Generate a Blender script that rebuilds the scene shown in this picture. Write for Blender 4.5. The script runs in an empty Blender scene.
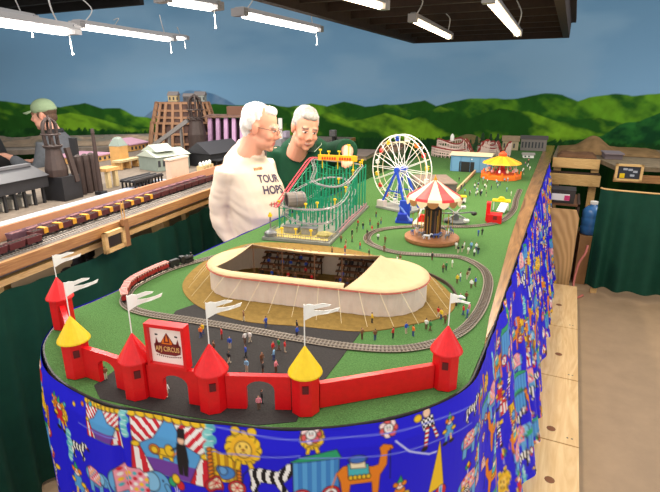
import bpy, bmesh, math, random
import numpy as np
from mathutils import Vector, Matrix, Euler
from mathutils.bvhtree import BVHTree
random.seed(7); rng = np.random.default_rng(5)
PI = math.pi
sc = bpy.context.scene
COL = sc.collection
# ------------------------------------------------------------------ camera
F = 496.0; PITCH = math.atan(159/F); YAW = math.atan(245/math.hypot(F, 159)); H = 1.76; T = 1.07
fh = np.array([-math.sin(YAW), math.cos(YAW), 0]); RV = np.array([math.cos(YAW), math.sin(YAW), 0])
FV = fh*math.cos(PITCH)+np.array([0, 0, -math.sin(PITCH)]); UV = fh*math.sin(PITCH)+np.array([0, 0, math.cos(PITCH)])
CP = np.array([0, 0, H])
def ray(x, y): return FV+RV*(x-330)/F-UV*(y-246)/F
def at(x, y, z=T):
    d = ray(x, y); return Vector(CP+d*((z-H)/d[2]))
def atd(x, y, dep): return Vector(CP+ray(x, y)*dep)
cam = bpy.data.cameras.new('camera'); co = bpy.data.objects.new('camera', cam); COL.objects.link(co)
cam.sensor_width = 36; cam.lens = F/660*36; cam.clip_start = .05
co.location = CP; co.rotation_euler = (PI/2-PITCH, 0, YAW); sc.camera = co
sc.view_settings.view_transform = 'Standard'; sc.view_settings.look = 'None'
sc.view_settings.gamma = 1; sc.view_settings.use_curve_mapping = False
sc.view_settings.exposure = 0.42
# ------------------------------------------------------------------ materials
def lin(c):
    return tuple(((v/255)/12.92 if v/255 <= .04045 else ((v/255+.055)/1.055)**2.4) for v in c[:3])
MC = {}
def mat(name, c, rough=.6, var=0, vs=30, bump=0, metal=0, emit=0, spec=.5):
    if name in MC: return MC[name]
    m = bpy.data.materials.new(name); m.use_nodes = True; MC[name] = m
    nt = m.node_tree; b = nt.nodes['Principled BSDF']
    l = lin(c); b.inputs['Base Color'].default_value = (*l, 1); b.inputs['Roughness'].default_value = rough
    b.inputs['Metallic'].default_value = metal; b.inputs['Specular IOR Level'].default_value = spec
    if emit:
        b.inputs['Emission Color'].default_value = (*l, 1); b.inputs['Emission Strength'].default_value = emit
    if var or bump:
        tc = nt.nodes.new('ShaderNodeTexCoord'); n = nt.nodes.new('ShaderNodeTexNoise')
        n.inputs['Scale'].default_value = vs; n.inputs['Detail'].default_value = 5; n.inputs['Roughness'].default_value = .65
        nt.links.new(tc.outputs['Object'], n.inputs['Vector'])
        if var:
            r = nt.nodes.new('ShaderNodeValToRGB'); e = r.color_ramp.elements
            e[0].position = .3; e[1].position = .7
            e[0].color = (*[v*(1-var) for v in l], 1); e[1].color = (*[min(1, v*(1+var)) for v in l], 1)
            nt.links.new(n.outputs['Fac'], r.inputs['Fac']); nt.links.new(r.outputs['Color'], b.inputs['Base Color'])
        if bump:
            bp = nt.nodes.new('ShaderNodeBump'); bp.inputs['Strength'].default_value = bump; bp.inputs['Distance'].default_value = .01
            nt.links.new(n.outputs['Fac'], bp.inputs['Height']); nt.links.new(bp.outputs['Normal'], b.inputs['Normal'])
    return m
def wood(name, c1, c2, scale=(3, 30, 30), dist=4, rough=.5):
    if name in MC: return MC[name]
    m = bpy.data.materials.new(name); m.use_nodes = True; MC[name] = m
    nt = m.node_tree; b = nt.nodes['Principled BSDF']; b.inputs['Roughness'].default_value = rough
    tc = nt.nodes.new('ShaderNodeTexCoord'); mp = nt.nodes.new('ShaderNodeMapping'); mp.inputs['Scale'].default_value = scale
    n = nt.nodes.new('ShaderNodeTexNoise'); n.inputs['Scale'].default_value = 1; n.inputs['Detail'].default_value = 6
    n.inputs['Distortion'].default_value = dist
    r = nt.nodes.new('ShaderNodeValToRGB'); e = r.color_ramp.elements
    e[0].position = .3; e[1].position = .72; e[0].color = (*lin(c1), 1); e[1].color = (*lin(c2), 1)
    nt.links.new(tc.outputs['Object'], mp.inputs['Vector']); nt.links.new(mp.outputs['Vector'], n.inputs['Vector'])
    nt.links.new(n.outputs['Fac'], r.inputs['Fac']); nt.links.new(r.outputs['Color'], b.inputs['Base Color'])
    return m
def vcol(name, rough=.7, spec=.3, bump=0):
    m = bpy.data.materials.new(name); m.use_nodes = True; nt = m.node_tree; b = nt.nodes['Principled BSDF']
    a = nt.nodes.new('ShaderNodeAttribute'); a.attribute_name = 'paint'
    nt.links.new(a.outputs['Color'], b.inputs['Base Color']); b.inputs['Roughness'].default_value = rough
    b.inputs['Specular IOR Level'].default_value = spec
    return m
# ------------------------------------------------------------------ mesh builder
class B:
    def __init__(s): s.v = []; s.f = []; s.m = []
    def add(s, vs, fs, m=0):
        o = len(s.v); s.v += [tuple(p) for p in vs]
        s.f += [tuple(o+i for i in f) for f in fs]; s.m += [m]*len(fs); return s
    def box(s, c, d, rz=0, m=0, rot=None, tx=1, ty=1):
        x, y, z = d[0]/2, d[1]/2, d[2]/2
        R = rot.to_matrix() if rot is not None else Matrix.Rotation(rz, 3, 'Z')
        vs = [Vector(c)+R@Vector(p) for p in ((-x, -y, -z), (x, -y, -z), (x, y, -z), (-x, y, -z), (-x*tx, -y*ty, z), (x*tx, -y*ty, z), (x*tx, y*ty, z), (-x*tx, y*ty, z))]
        return s.add(vs, [(3, 2, 1, 0), (4, 5, 6, 7), (0, 1, 5, 4), (1, 2, 6, 5), (2, 3, 7, 6), (3, 0, 4, 7)], m)
    def bar(s, a, b, w, h=None, m=0):
        a = Vector(a); b = Vector(b); h = h or w; d = (b-a)
        if d.length < 1e-6: return s
        d.normalize(); up = Vector((0, 0, 1)) if abs(d.z) < .95 else Vector((0, 1, 0))
        x = d.cross(up).normalized(); y = x.cross(d)
        vs = []
        for p in (a, b):
            for q, r in ((-1, -1), (1, -1), (1, 1), (-1, 1)): vs.append(p+x*q*w/2+y*r*h/2)
        return s.add(vs, [(0, 1, 2, 3), (7, 6, 5, 4), (0, 4, 5, 1), (1, 5, 6, 2), (2, 6, 7, 3), (3, 7, 4, 0)], m)
    def tube(s, pts, r, n=8, m=0, closed=False, flat=None):
        pts = [Vector(p) for p in pts]; k = len(pts)
        rs = r if isinstance(r, (list, tuple)) else [r]*k
        vs = []; prev = None
        for i, p in enumerate(pts):
            if closed: d = pts[(i+1) % k]-pts[i-1]
            else: d = pts[min(i+1, k-1)]-pts[max(i-1, 0)]
            if d.length < 1e-9: d = Vector((0, 0, 1))
            d.normalize()
            if prev is None:
                a = Vector((1, 0, 0)) if abs(d.x) < .9 else Vector((0, 1, 0))
                x = (a-d*a.dot(d)).normalized()
            else:
                x = prev-d*prev.dot(d)
                x = x.normalized() if x.length > 1e-6 else prev
            prev = x; y = d.cross(x)
            ra = rs[i]; rb = ra
            if isinstance(ra, (tuple, list)): ra, rb = ra
            for j in range(n):
                t = 2*PI*j/n; vs.append(p+x*math.cos(t)*ra+y*math.sin(t)*rb)
        fs = []
        for i in range(k if closed else k-1):
            for j in range(n):
                a = i*n+j; b = i*n+(j+1) % n; c = ((i+1) % k)*n+(j+1) % n; d = ((i+1) % k)*n+j
                fs.append((a, b, c, d))
        if not closed: fs += [tuple(range(n-1, -1, -1)), tuple(range((k-1)*n, k*n))]
        return s.add(vs, fs, m)
    def cyl(s, a, b, r0, r1=None, n=12, m=0): return s.tube([a, b], [r0, r0 if r1 is None else r1], n, m)
    def lathe(s, prof, c=(0, 0, 0), n=20, m=0, ph=0, ms=None):
        vs = []; fs = []; mm = []
        for r, z in prof:
            for j in range(n):
                t = 2*PI*j/n+ph; vs.append((c[0]+r*math.cos(t), c[1]+r*math.sin(t), c[2]+z))
        k = len(prof)
        for i in range(k-1):
            for j in range(n): fs.append((i*n+j, i*n+(j+1) % n, (i+1)*n+(j+1) % n, (i+1)*n+j)); mm.append(m if ms is None else ms(i, j))
        o = len(s.v); s.v += vs; s.f += [tuple(o+i for i in f) for f in fs]; s.m += mm
        s.f.append(tuple(o+i for i in range(n-1, -1, -1))); s.m.append(m)
        s.f.append(tuple(o+i for i in range((k-1)*n, k*n))); s.m.append(m)
        return s
    def prism(s, poly, z0, z1, m=0, fr=None):
        # fr: function mapping (u,v,w) to 3-D; default XY plane
        A = sum(poly[i][0]*poly[(i+1) % len(poly)][1]-poly[(i+1) % len(poly)][0]*poly[i][1] for i in range(len(poly)))
        if A < 0: poly = poly[::-1]
        n = len(poly); g = fr or (lambda u, v, w: (u, v, w))
        vs = [g(p[0], p[1], z0) for p in poly]+[g(p[0], p[1], z1) for p in poly]
        fs = [tuple(range(n-1, -1, -1)), tuple(range(n, 2*n))]+[(i, (i+1) % n, n+(i+1) % n, n+i) for i in range(n)]
        return s.add(vs, fs, m)
    def sph(s, c, r, n=12, m=0, R=None):
        if not isinstance(r, (tuple, list)): r = (r, r, r)
        c = Vector(c); vs = []; k = max(4, n//2); fs = []
        for i in range(1, k):
            a = PI*i/k
            for j in range(n):
                t = 2*PI*j/n; p = Vector((r[0]*math.sin(a)*math.cos(t), r[1]*math.sin(a)*math.sin(t), -r[2]*math.cos(a)))
                vs.append(c+(R@p if R else p))
        for i in range(k-2):
            for j in range(n): fs.append((i*n+j, i*n+(j+1) % n, (i+1)*n+(j+1) % n, (i+1)*n+j))
        lo = len(vs); p = Vector((0, 0, -r[2])); vs.append(c+(R@p if R else p)); vs.append(c-(R@p if R else p))
        for j in range(n):
            fs.append((lo, (j+1) % n, j)); fs.append((lo+1, (k-2)*n+j, (k-2)*n+(j+1) % n))
        return s.add(vs, fs, m)
    def mesh(s, name, mats, smooth=False):
        me = bpy.data.meshes.new(name); me.from_pydata(s.v, [], s.f); me.validate()
        for q in (mats if isinstance(mats, (list, tuple)) else [mats]): me.materials.append(q)
        if len(me.polygons) == len(s.m): me.polygons.foreach_set('material_index', s.m)
        if smooth: me.polygons.foreach_set('use_smooth', [True]*len(me.polygons))
        me.update(); return me
    def build(s, name, mats, parent=None, smooth=False, loc=(0, 0, 0), rz=0, bevel=0):
        o = bpy.data.objects.new(name, s.mesh(name, mats, smooth)); COL.objects.link(o)
        o.location = loc; o.rotation_euler = (0, 0, rz)
        if parent is not None: o.parent = parent
        if bevel:
            bv = o.modifiers.new('bevel', 'BEVEL'); bv.width = bevel; bv.segments = 2; bv.limit_method = 'ANGLE'
        return o
def tag(o, label=None, cat=None, group=None, kind=None):
    if label: o['label'] = label
    if cat: o['category'] = cat
    if group: o['group'] = group
    if kind: o['kind'] = kind
    return o
def thing(name, label, cat, loc=(0, 0, 0), rz=0, group=None):
    o = bpy.data.objects.new(name, None); COL.objects.link(o); o.location = loc; o.rotation_euler = (0, 0, rz); o.empty_display_size = .05
    return tag(o, label, cat, group)
def dup(root, loc, rz=0, label=None, group=None, scale=None):
    r = root.copy(); COL.objects.link(r); r.location = loc; r.rotation_euler = (0, 0, rz)
    if label: r['label'] = label
    if group: r['group'] = group
    if scale: r.scale = scale
    for ch in list(root.children):
        c = ch.copy(); COL.objects.link(c); c.parent = r
        for g in ch.children:
            d = g.copy(); COL.objects.link(d); d.parent = c
    return r
def struct(o): o['kind'] = 'structure'; return o
def spl(pts, n=8, closed=False):
    """Catmull-Rom through 2-D/3-D points"""
    P = [Vector(p) for p in pts]; k = len(P); out = []
    for i in range(k if closed else k-1):
        if closed: a, b, c, d = P[i-1], P[i], P[(i+1) % k], P[(i+2) % k]
        else: a, b, c, d = P[max(i-1, 0)], P[i], P[i+1], P[min(i+2, k-1)]
        for j in range(n):
            t = j/n; out.append(.5*((2*b)+(c-a)*t+(2*a-5*b+4*c-d)*t*t+(3*b-a-3*c+d)*t**3))
    if not closed: out.append(P[-1].copy())
    return out
def vnoise(x, y, seed=0):
    """smooth value noise on numpy arrays"""
    xi = np.floor(x).astype(np.int64); yi = np.floor(y).astype(np.int64); xf = x-xi; yf = y-yi
    def h(a, b):
        n = (a*374761393+b*668265263+seed*1442695041) & 0xffffffff
        n = ((n ^ (n >> 13))*1274126177) & 0xffffffff
        return ((n ^ (n >> 16)) & 0xffff)/65535.
    u = xf*xf*(3-2*xf); v = yf*yf*(3-2*yf)
    return (h(xi, yi)*(1-u)+h(xi+1, yi)*u)*(1-v)+(h(xi, yi+1)*(1-u)+h(xi+1, yi+1)*u)*v
def fbm(x, y, seed=0, o=4):
    t = 0; a = .5
    for i in range(o): t = t+a*vnoise(x*2**i, y*2**i, seed+i); a *= .5
    return t
def grid_mesh(name, X, Y, Z, col, m, smooth=True):
    """X,Y,Z (r,c) arrays -> quad grid with vertex paint"""
    r, c = X.shape
    co_ = np.stack([X, Y, Z], -1).reshape(-1, 3)
    idx = np.arange(r*c).reshape(r, c)
    q = np.stack([idx[:-1, :-1], idx[:-1, 1:], idx[1:, 1:], idx[1:, :-1]], -1).reshape(-1, 4)
    me = bpy.data.meshes.new(name)
    me.vertices.add(len(co_)); me.vertices.foreach_set('co', co_.ravel().astype(np.float32))
    me.loops.add(q.size); me.loops.foreach_set('vertex_index', q.ravel().astype(np.int32))
    me.polygons.add(len(q)); me.polygons.foreach_set('loop_start', np.arange(0, q.size, 4, dtype=np.int32))
    me.polygons.foreach_set('loop_total', np.full(len(q), 4, np.int32))
    if smooth: me.polygons.foreach_set('use_smooth', np.ones(len(q), bool))
    if col is not None:
        a = me.color_attributes.new('paint', 'FLOAT_COLOR', 'POINT')
        cc = np.ones((r*c, 4), np.float32); cc[:, :3] = col.reshape(-1, 3); a.data.foreach_set('color', cc.ravel())
    me.materials.append(m); me.update(); me.validate()
    o = bpy.data.objects.new(name, me); COL.objects.link(o); return o
def L3(c): return np.array(lin(c))
# common materials
RED = mat('red_paint', (214, 14, 22), .35, .08, 60)
YEL = mat('yellow_paint', (228, 192, 14), .4, .06, 60)
WHT = mat('white_paint', (236, 236, 232), .5)
BLK = mat('black_paint', (24, 24, 26), .5, .1, 40)
GRY = mat('grey_metal', (120, 122, 126), .4, metal=.4)
DGR = mat('dark_grey', (58, 58, 60), .6, .12, 30)
BLU = mat('blue_paint', (30, 70, 190), .4)
ORG = mat('orange_paint', (238, 120, 20), .5)
BRN = mat('brown_wood', (110, 72, 44), .7, .2, 40)
TAN = mat('tan_board', (205, 156, 112), .6, .08, 20)
CRM = mat('cream_paint', (226, 208, 172), .7, .06, 20)
PINE = wood('pine_wood', (205, 160, 96), (232, 196, 134), (5, 40, 40))
PLY = wood('plywood', (176, 128, 70), (214, 170, 108), (9, 1.3, 4), 5, .4)
SKIN = mat('skin_paint', (214, 160, 128), .6)
# ================================================================== THE ROOM
fl = B().box((-2, 3, -.05), (16, 14, .1)).build('floor', mat('concrete', (164, 138, 108), .55, .10, 6, .05)); struct(fl)
WP = spl([(-7.9, 2.0, 0), (-7.4, 3.4, 0), (-6.6, 4.6, 0), (-5.4, 5.7, 0), (-4.0, 6.5, 0), (-2.4, 6.95, 0), (-1.0, 7.1, 0), (1.5, 7.1, 0), (4.2, 7.1, 0)], 24)
wp = np.array([(p.x, p.y) for p in WP]); sl = np.r_[0, np.cumsum(np.hypot(*np.diff(wp, axis=0).T))]
def on_wall(px, py):
    d = ray(px, py); best = None
    cr = wp[:, 0]*d[1]-wp[:, 1]*d[0]
    for i in range(len(wp)-1):
        if cr[i]*cr[i+1] <= 0 and cr[i] != cr[i+1]:
            t = cr[i]/(cr[i]-cr[i+1]); p = wp[i]*(1-t)+wp[i+1]*t
            k = np.dot(p, d[:2])/np.dot(d[:2], d[:2])
            if k > 0: return sl[i]*(1-t)+sl[i+1]*t, H+k*d[2]
    return None
def wallcurve(pts):
    q = sorted(p for p in (on_wall(*a) for a in pts) if p); q = np.array(q); return q[:, 0], q[:, 1]
S = np.linspace(0, sl[-1], 1000); Zr = np.r_[np.linspace(0, 1.0, 4)[:-1], np.linspace(1.0, 1.95, 96), np.linspace(1.97, 3.6, 26)]
SS, ZZ = np.meshgrid(S, Zr)
WX = np.interp(S, sl, wp[:, 0]); WY = np.interp(S, sl, wp[:, 1])
def ridge(pts, seed, amp, fr):
    a, b = wallcurve(pts); return np.interp(S, a, b)+amp*(fbm(S*fr, S*0, seed)-.47)
r1 = ridge([(-30, 100), (0, 100), (20, 103), (60, 106), (85, 102), (103, 108), (120, 108), (135, 116), (152, 118), (170, 108), (215, 104), (275, 104), (290, 106), (311, 102), (327, 106), (344, 101), (365, 106), (382, 104), (409, 103), (425, 100), (436, 106), (463, 99), (480, 97), (518, 99), (545, 94), (562, 95), (578, 101), (589, 97), (616, 93), (632, 95), (649, 93), (700, 92)], 1, .05, 3)
r2 = ridge([(-30, 108), (0, 112), (30, 118), (70, 112), (110, 122), (150, 127), (215, 124), (290, 118), (330, 112), (350, 122), (385, 112), (410, 120), (440, 106), (470, 118), (500, 108), (530, 112), (560, 122), (600, 118), (640, 126), (700, 128)], 2, .06, 2.5)
r3 = ridge([(-30, 150), (480, 150), (540, 146), (570, 140), (602, 136), (620, 124), (640, 121), (660, 112), (700, 104)], 3, .05, 4)
r4 = ridge([(-30, 130), (0, 131), (60, 130), (120, 132), (200, 137), (290, 138), (340, 137), (400, 140), (470, 139), (540, 141), (600, 143), (700, 148)], 4, .03, 5)
rm = ridge([(-30, 140), (130, 126), (150, 112), (163, 103), (176, 95), (186, 91), (200, 90), (215, 94), (235, 104), (260, 120), (300, 140), (700, 150)], 5, .04, 4)
k = np.clip((ZZ-1.75)/1.6, 0, 1)[..., None]
colr = L3((126, 170, 206))*(1-k)+L3((86, 128, 160))*k
cl = np.clip((fbm(SS*.8+3, ZZ*2.2, 9)-.5)*2.5, 0, .35)[..., None]; colr = colr*(1-cl)+L3((150, 184, 210))*cl
def lay(colr, rr, c):
    msk = np.clip((rr[None, :]-ZZ)/.012, 0, 1)[..., None]; return colr*(1-msk)+c*msk
n1 = fbm(SS*7, ZZ*9, 21); n2 = fbm(SS*3+ZZ*4, ZZ*2, 23); n3 = fbm(SS*16, ZZ*10, 25)
colr = lay(colr, rm, L3((104, 136, 170))+(n1-.47)[..., None]*L3((120, 120, 120)))
def mix(a, b, t): t = np.clip(t, 0, 1)[..., None]; return L3(a)*(1-t)+L3(b)*t
dpt = r1[None, :]-ZZ
colr = lay(colr, r1, mix((38, 90, 28), (98, 152, 36), (n2-.4)*4+(n1-.5)*2)*(.75+.5*n3[..., None]))
colr = lay(colr, r2, mix((34, 84, 26), (122, 172, 40), (fbm(SS*2.2+ZZ*3, ZZ*3, 31)-.38)*4.5+(n1-.5)*1.5)*(.75+.5*n3[..., None]))
colr = lay(colr, r3, mix((16, 66, 34), (40, 104, 44), (n1-.4)*4)*(.7+.6*n3[..., None]))
jag = .05*np.abs(((SS*14+2*vnoise(SS*9, SS*0, 3)) % 1)-.5)*2*(.4+vnoise(SS*6, SS*0, 8))
colr = lay(colr, (r4+0*S), mix((22, 62, 26), (30, 84, 30), (n3-.4)*3)) if False else colr
msk = np.clip((r4[None, :]+jag-ZZ)/.012, 0, 1)[..., None]
colr = colr*(1-msk)+mix((22, 64, 26), (44, 98, 36), (n3-.4)*3)*msk
WXX = np.broadcast_to(WX, SS.shape); WYY = np.broadcast_to(WY, SS.shape)
w = grid_mesh('wall_back', WXX, WYY, ZZ, np.clip(colr, 0, 1), vcol('mural_paint', .85, .15)); struct(w)
# dark loft over the display: deck, joists, edge beams
LW = mat('dark_timber', (54, 38, 30), .8, .25, 20); LZ = 2.25
b = B().box((-.95, 3.3, LZ+.16), (1.75, 5.7, .03))
for i in range(13): b.box((-.95, .6+i*.44, LZ+.10), (1.65, .04, .11))
for x in (-1.77, -.15): b.box((x, 3.3, LZ+.075), (.06, 5.7, .15))
b.box((-.95, 6.12, LZ+.075), (1.62, .06, .15))
o = b.build('ceiling', LW); struct(o)
b = B().box((-5.4, 2.2, 2.60), (3.3, 3.6, .05))
for i in range(9): b.box((-5.4, .5+i*.42, 2.54), (3.3, .05, .1))
o = b.build('ceiling_left', mat('black_ceiling', (16, 15, 16), .9, .2, 10)); struct(o)
# ------------------------------------------------------------------ lamps
TUBE = mat('lamp_diffuser', (255, 252, 244), .4, emit=7)
CORD = mat('white_cord', (205, 205, 205), .5)
HOUS = mat('lamp_housing', (150, 148, 150), .5)
def lamp(p0, p1, label, warm=False, power=11, ztop=2.35):
    p0 = Vector(p0); p1 = Vector(p1); c = (p0+p1)/2; d = p1-p0; L = d.length; rz = math.atan2(-d.x, d.y)
    t = thing('shop_light', label, 'lamp', c, rz, 'long LED shop lights under the ceiling'); t.rotation_euler = (math.asin(d.z/L), 0, rz)
    B().box((0, 0, .03), (.05 if warm else .11, L, .03), ty=.97, tx=.6).build('housing', HOUS, t, bevel=.004)
    B().cyl((0, -L/2+.06, .003), (0, L/2-.06, .003), .016 if warm else .022, n=10).build('diffuser', TUBE if not warm else mat('warm_diffuser', (255, 232, 196), .4, emit=7), t, smooth=True)
    for s in (-1, 1):
        B().box((0, s*(L/2-.02), .012), (.05 if warm else .10, .05, .045)).build('end_cap', HOUS, t)
        B().tube(spl([(0, s*(L/2-.1), .04), (.02, s*(L/2-.16), .12), (-.02, s*(L/2-.12), ztop-c.z)], 4), .004, 5).build('hanging_cord', CORD, t)
    q = B()
    if not warm: q.tube([(0, L/2-.03, -.01), (.004, L/2-.03, -.10)], .003, 5); q.sph((.004, L/2-.03, -.105), .008, 6); q.build('pull_chain', WHT, t)
    li = bpy.data.lights.new('lamp_light', 'AREA'); li.shape = 'RECTANGLE'; li.size = .05; li.size_y = L*.9; li.energy = power
    li.color = (1, .93, .84) if not warm else (1, .86, .68)
    lo = bpy.data.objects.new('lamp_light', li); COL.objects.link(lo); lo.parent = t; lo.location = (0, 0, -.035)
    return t
def lampx(a, b, z, *k, **kw): return lamp(at(*a, z), at(*b, z), *k, **kw)
lampx((238, 14), (318, 31), 2.2, 'white shop light hanging left of the dark loft, above the two older men')
lampx((160, 0), (218, 9), 2.2, 'shop light cut by the top edge, second from the dark loft')
lampx((75, 26), (172, 40), 2.16, 'white shop light with chain hanging over the steel mill')
lampx((-60, 14), (73, 33), 2.03, 'lower shop light at the far left edge of the picture')
lampx((-90, 0), (33, 21), 2.2, 'upper shop light in the top left corner')
lampx((412, 20), (450, 38), 2.135, 'warm shop light under the middle of the dark loft', warm=True, ztop=2.3)
lampx((488, 0), (518, 35), 2.10, 'warm shop light under the right side of the dark loft', warm=True, ztop=2.3)
lampx((335, -6), (385, 8), 2.14, 'warm shop light under the left side of the dark loft, cut by the top edge', warm=True, ztop=2.3)
# the same kind of lamps over the near end of the room
for x, y, nm in ((-1.25, .9, 'shop light above the castle end of the display'), (-.35, 1.1, 'shop light above the right edge of the circus display'), (.9, 2.2, 'shop light above the bare concrete floor'), (1.2, 5.0, 'shop light above the green curtain on the right'),
                 (-2.6, .2, 'shop light above the near left curtain'), (-4.4, 4.6, 'shop light above the far mill buildings')):
    lamp((x, y-.6, 2.32), (x, y+.6, 2.32), nm, power=8, ztop=2.42)
w = bpy.data.worlds.new('World'); sc.world = w; w.use_nodes = True
w.node_tree.nodes['Background'].inputs[0].default_value = (1, .97, .93, 1); w.node_tree.nodes['Background'].inputs[1].default_value = .78
# ================================================================== THE DISPLAY TABLE
XL, XR, YE = -1.38, -.13, 6.8
front = spl([(XL, 1.55, 0)]+[tuple(at(*p)) for p in ((100, 299), (70, 312), (50, 333), (44, 352), (58, 378), (100, 401), (150, 412), (205, 421), (260, 427), (310, 428), (355, 424), (400, 415), (440, 402), (468, 384))]+[(XR-.004, 1.22, 0), (XR, 1.4, 0)], 6)
front = [(p.x, p.y) for p in front]
outline = [(XL, YE)]+front+[(XR, YE)]
TURF = mat('turf', (78, 116, 64), .95, .35, 260, .5, spec=.1)
ASPH = mat('asphalt', (52, 49, 48), .9, .2, 200, .2, spec=.2)
SAND = mat('sand', (134, 108, 58), .95, .18, 60, .3, spec=.1)
tb = thing('display_table', 'long table covered in green turf carrying the whole model circus and amusement park', 'table', (0, 0, 0))
B().prism(outline, T-.05, T-.004).build('tabletop', PLY, tb)
turf = [(XL, YE)]+[p for p in front if p[0] < -.14]+[(-.136, 1.30), (-.15, 1.5), (-.185, 2.4), (-.21, 3.6), (-.235, YE)]
B().prism(turf, T-.004, T).build('turf', TURF, tb)
def ppoly(pts, z): return [tuple(at(x, y, z))[:2] for x, y in pts]
pl = ppoly([(176, 311), (214, 298), (262, 318), (362, 331), (330, 373), (306, 404), (296, 422), (258, 425.5), (205, 419.5), (150, 410.5), (100, 399), (94, 386), (150, 345)], T)
B().prism(pl, T-.002, T+.0015).build('asphalt_plaza', ASPH, tb)
B().prism([(p.x, p.y) for p in spl([tuple(at(*q)) for q in ((184, 281), (194, 304), (240, 321), (300, 327), (362, 332), (412, 325), (446, 316), (455, 302), (440, 284), (420, 272), (350, 250), (262, 243), (215, 256))], 8, True)], T-.002, T+.003).build('sand_ring', SAND, tb)
b = B(); q = spl([tuple(at(*p)) for p in ((415, 271), (432, 277), (448, 286), (456, 297), (456, 306))], 6)
for i in range(len(q)-1): b.bar((q[i].x, q[i].y, T+.005), (q[i+1].x, q[i+1].y, T+.005), .006, .014)
b.build('sand_kerb', mat('dark_brown', (62, 46, 34), .8), tb)
B().prism([(-.24, YE)]+[(-.235, YE), (-.21, 3.6), (-.185, 2.4), (-.15, 1.5), (-.138, 1.34), (XR, 1.45), (XR, YE)][1:], T-.004, T+.002).build('side_ledge', wood('ledge_wood', (104, 72, 42), (168, 124, 76), (14, 1.5, 4), 5, .3), tb)
b = B()
b.tube([(p[0], p[1], T-.003) for p in [(XL-.001, 4.5)]+front+[(XR, YE)]], .004, 6); b.build('edge_trim', BLK, tb)
for x in (-1.25, -.46):
    for y in (1.6, 4.0, 6.5): B().box((x, y, (T-.05)/2), (.07, .07, T-.05)).build('leg', PINE, tb)
# clear barrier along the back-left edge
gm = bpy.data.materials.new('clear_acrylic'); gm.use_nodes = True; nt = gm.node_tree; nt.nodes.clear()
o_ = nt.nodes.new('ShaderNodeOutputMaterial'); mx = nt.nodes.new('ShaderNodeMixShader'); tr = nt.nodes.new('ShaderNodeBsdfTransparent'); gl = nt.nodes.new('ShaderNodeBsdfGlossy'); fr = nt.nodes.new('ShaderNodeFresnel')
tr.inputs[0].default_value = (.93, .96, .94, 1); gl.inputs['Roughness'].default_value = .03; nt.nodes.remove(fr); fr = nt.nodes.new('ShaderNodeLayerWeight'); fr.inputs['Blend'].default_value = .08
nt.links.new(fr.outputs['Facing'], mx.inputs[0]); nt.links.new(tr.outputs[0], mx.inputs[1]); nt.links.new(gl.outputs[0], mx.inputs[2]); nt.links.new(mx.outputs[0], o_.inputs[0])
tag(B().box((XL+.008, 3.45, T+.095), (.004, 2.3, .185)).build('barrier_panel', gm), 'clear acrylic barrier standing along the left edge of the display table', 'barrier')
# ------------------------------------------------------------------ circus castle
def facing(p): return math.atan2(p[1], p[0])-PI/2+PI     # local -Y looks toward the viewer side
FLAG = [(50, 150), (120, 140), (200, 160), (330, 122), (450, 135), (430, 155), (300, 190), (205, 222), (195, 238), (340, 230), (480, 212), (590, 195), (560, 245), (400, 270), (270, 300), (180, 330), (120, 355), (60, 375)]
FLAG = [((x-50)/540*.088, -(y-150)/540*.088*1.1) for x, y in FLAG]
tw = {}
def tower(key, px, col, cname, label, flag_yaw=0, hp=.1, fs=.86, dx=0):
    p = at(*px); d = math.hypot(p.x, p.y); p = Vector((p.x*(d+.034)/d, p.y*(d+.034)/d, T+.0022)); tw[key] = p
    rz = math.atan2(p.y, p.x)-PI/2
    t = thing('castle_tower', label, 'tower', p, rz, 'towers of the toy castle')
    b = B(); b.lathe([(.0325, 0), (.0325, .097)], n=8, ph=PI/8)
    tbd = b.build('tower_body', RED, t)
    b = B().box((0, -.031, .068), (.014, .003, .019)); b.build('window', mat('window_dark', (88, 10, 14), .7), tbd)
    B().lathe([(.0385, .094), (.038, .097), (.0375, .098), (.002, .157), (.0005, .159)], n=20).build('roof', col, t)
    fpo = B().cyl((0, 0, .15), (0, 0, .155+hp), .0013, n=6).build('flag_pole', WHT, t)
    f = B(); c, s = math.cos(flag_yaw), math.sin(flag_yaw); top = .153+hp
    f.prism([(u*fs, v*fs) for u, v in FLAG], -.0008, .0008, fr=lambda u, v, w_: (u*c-(w_+.004*math.sin(u*90))*s, u*s+(w_+.004*math.sin(u*90))*c, top+v))
    f.build('flag', mat('white_flag', (240, 240, 234), .7), fpo)
tower('A', (66, 331), RED, 'red', 'rearmost left castle tower with red cone roof and white flag', .1, .07)
tower('B', (81, 380), YEL, 'yellow', 'castle tower with yellow cone roof at the left corner', .1, .09)
tower('C', (141, 402), RED, 'red', 'red-roofed castle tower left of the circus sign', .05, .095)
tower('D', (215, 416), RED, 'red', 'red-roofed castle tower just right of the circus sign', 0, .10)
tower('E', (306, 419), YEL, 'yellow', 'castle tower with yellow cone roof at the end of the black plaza', 0, .10)
tower('F', (443, 393), RED, 'red', 'red-roofed castle tower alone at the right end of the low wall', -.5, .085, .58)
def wall(a, b_, h, arch, label, setback=.0):
    p, q = tw[a], tw[b_]; L = (q-p).length; rz = math.atan2(q.y-p.y, q.x-p.x)
    x0, x1 = .0318, L-.0318
    if arch:
        c = L/2+arch[1]; hw, ah = arch[0]/2, arch[2]
        poly = [(x0, 0), (c-hw, 0)]+[(c-hw*math.cos(k*PI/10), ah+hw*.7*math.sin(k*PI/10)) for k in range(11)]+[(c+hw, 0), (x1, 0), (x1, h), (x0, h)]
    else: poly = [(x0, 0), (x1, 0), (x1, h), (x0, h)]
    o = B().prism(poly, -.007, .007, fr=lambda u, v, w_: (u, -w_, v)).build('castle_wall', RED, None, loc=(p.x, p.y, T+.0022), rz=rz)
    tag(o, label, 'castle wall', 'walls of the toy castle'); return o
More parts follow.
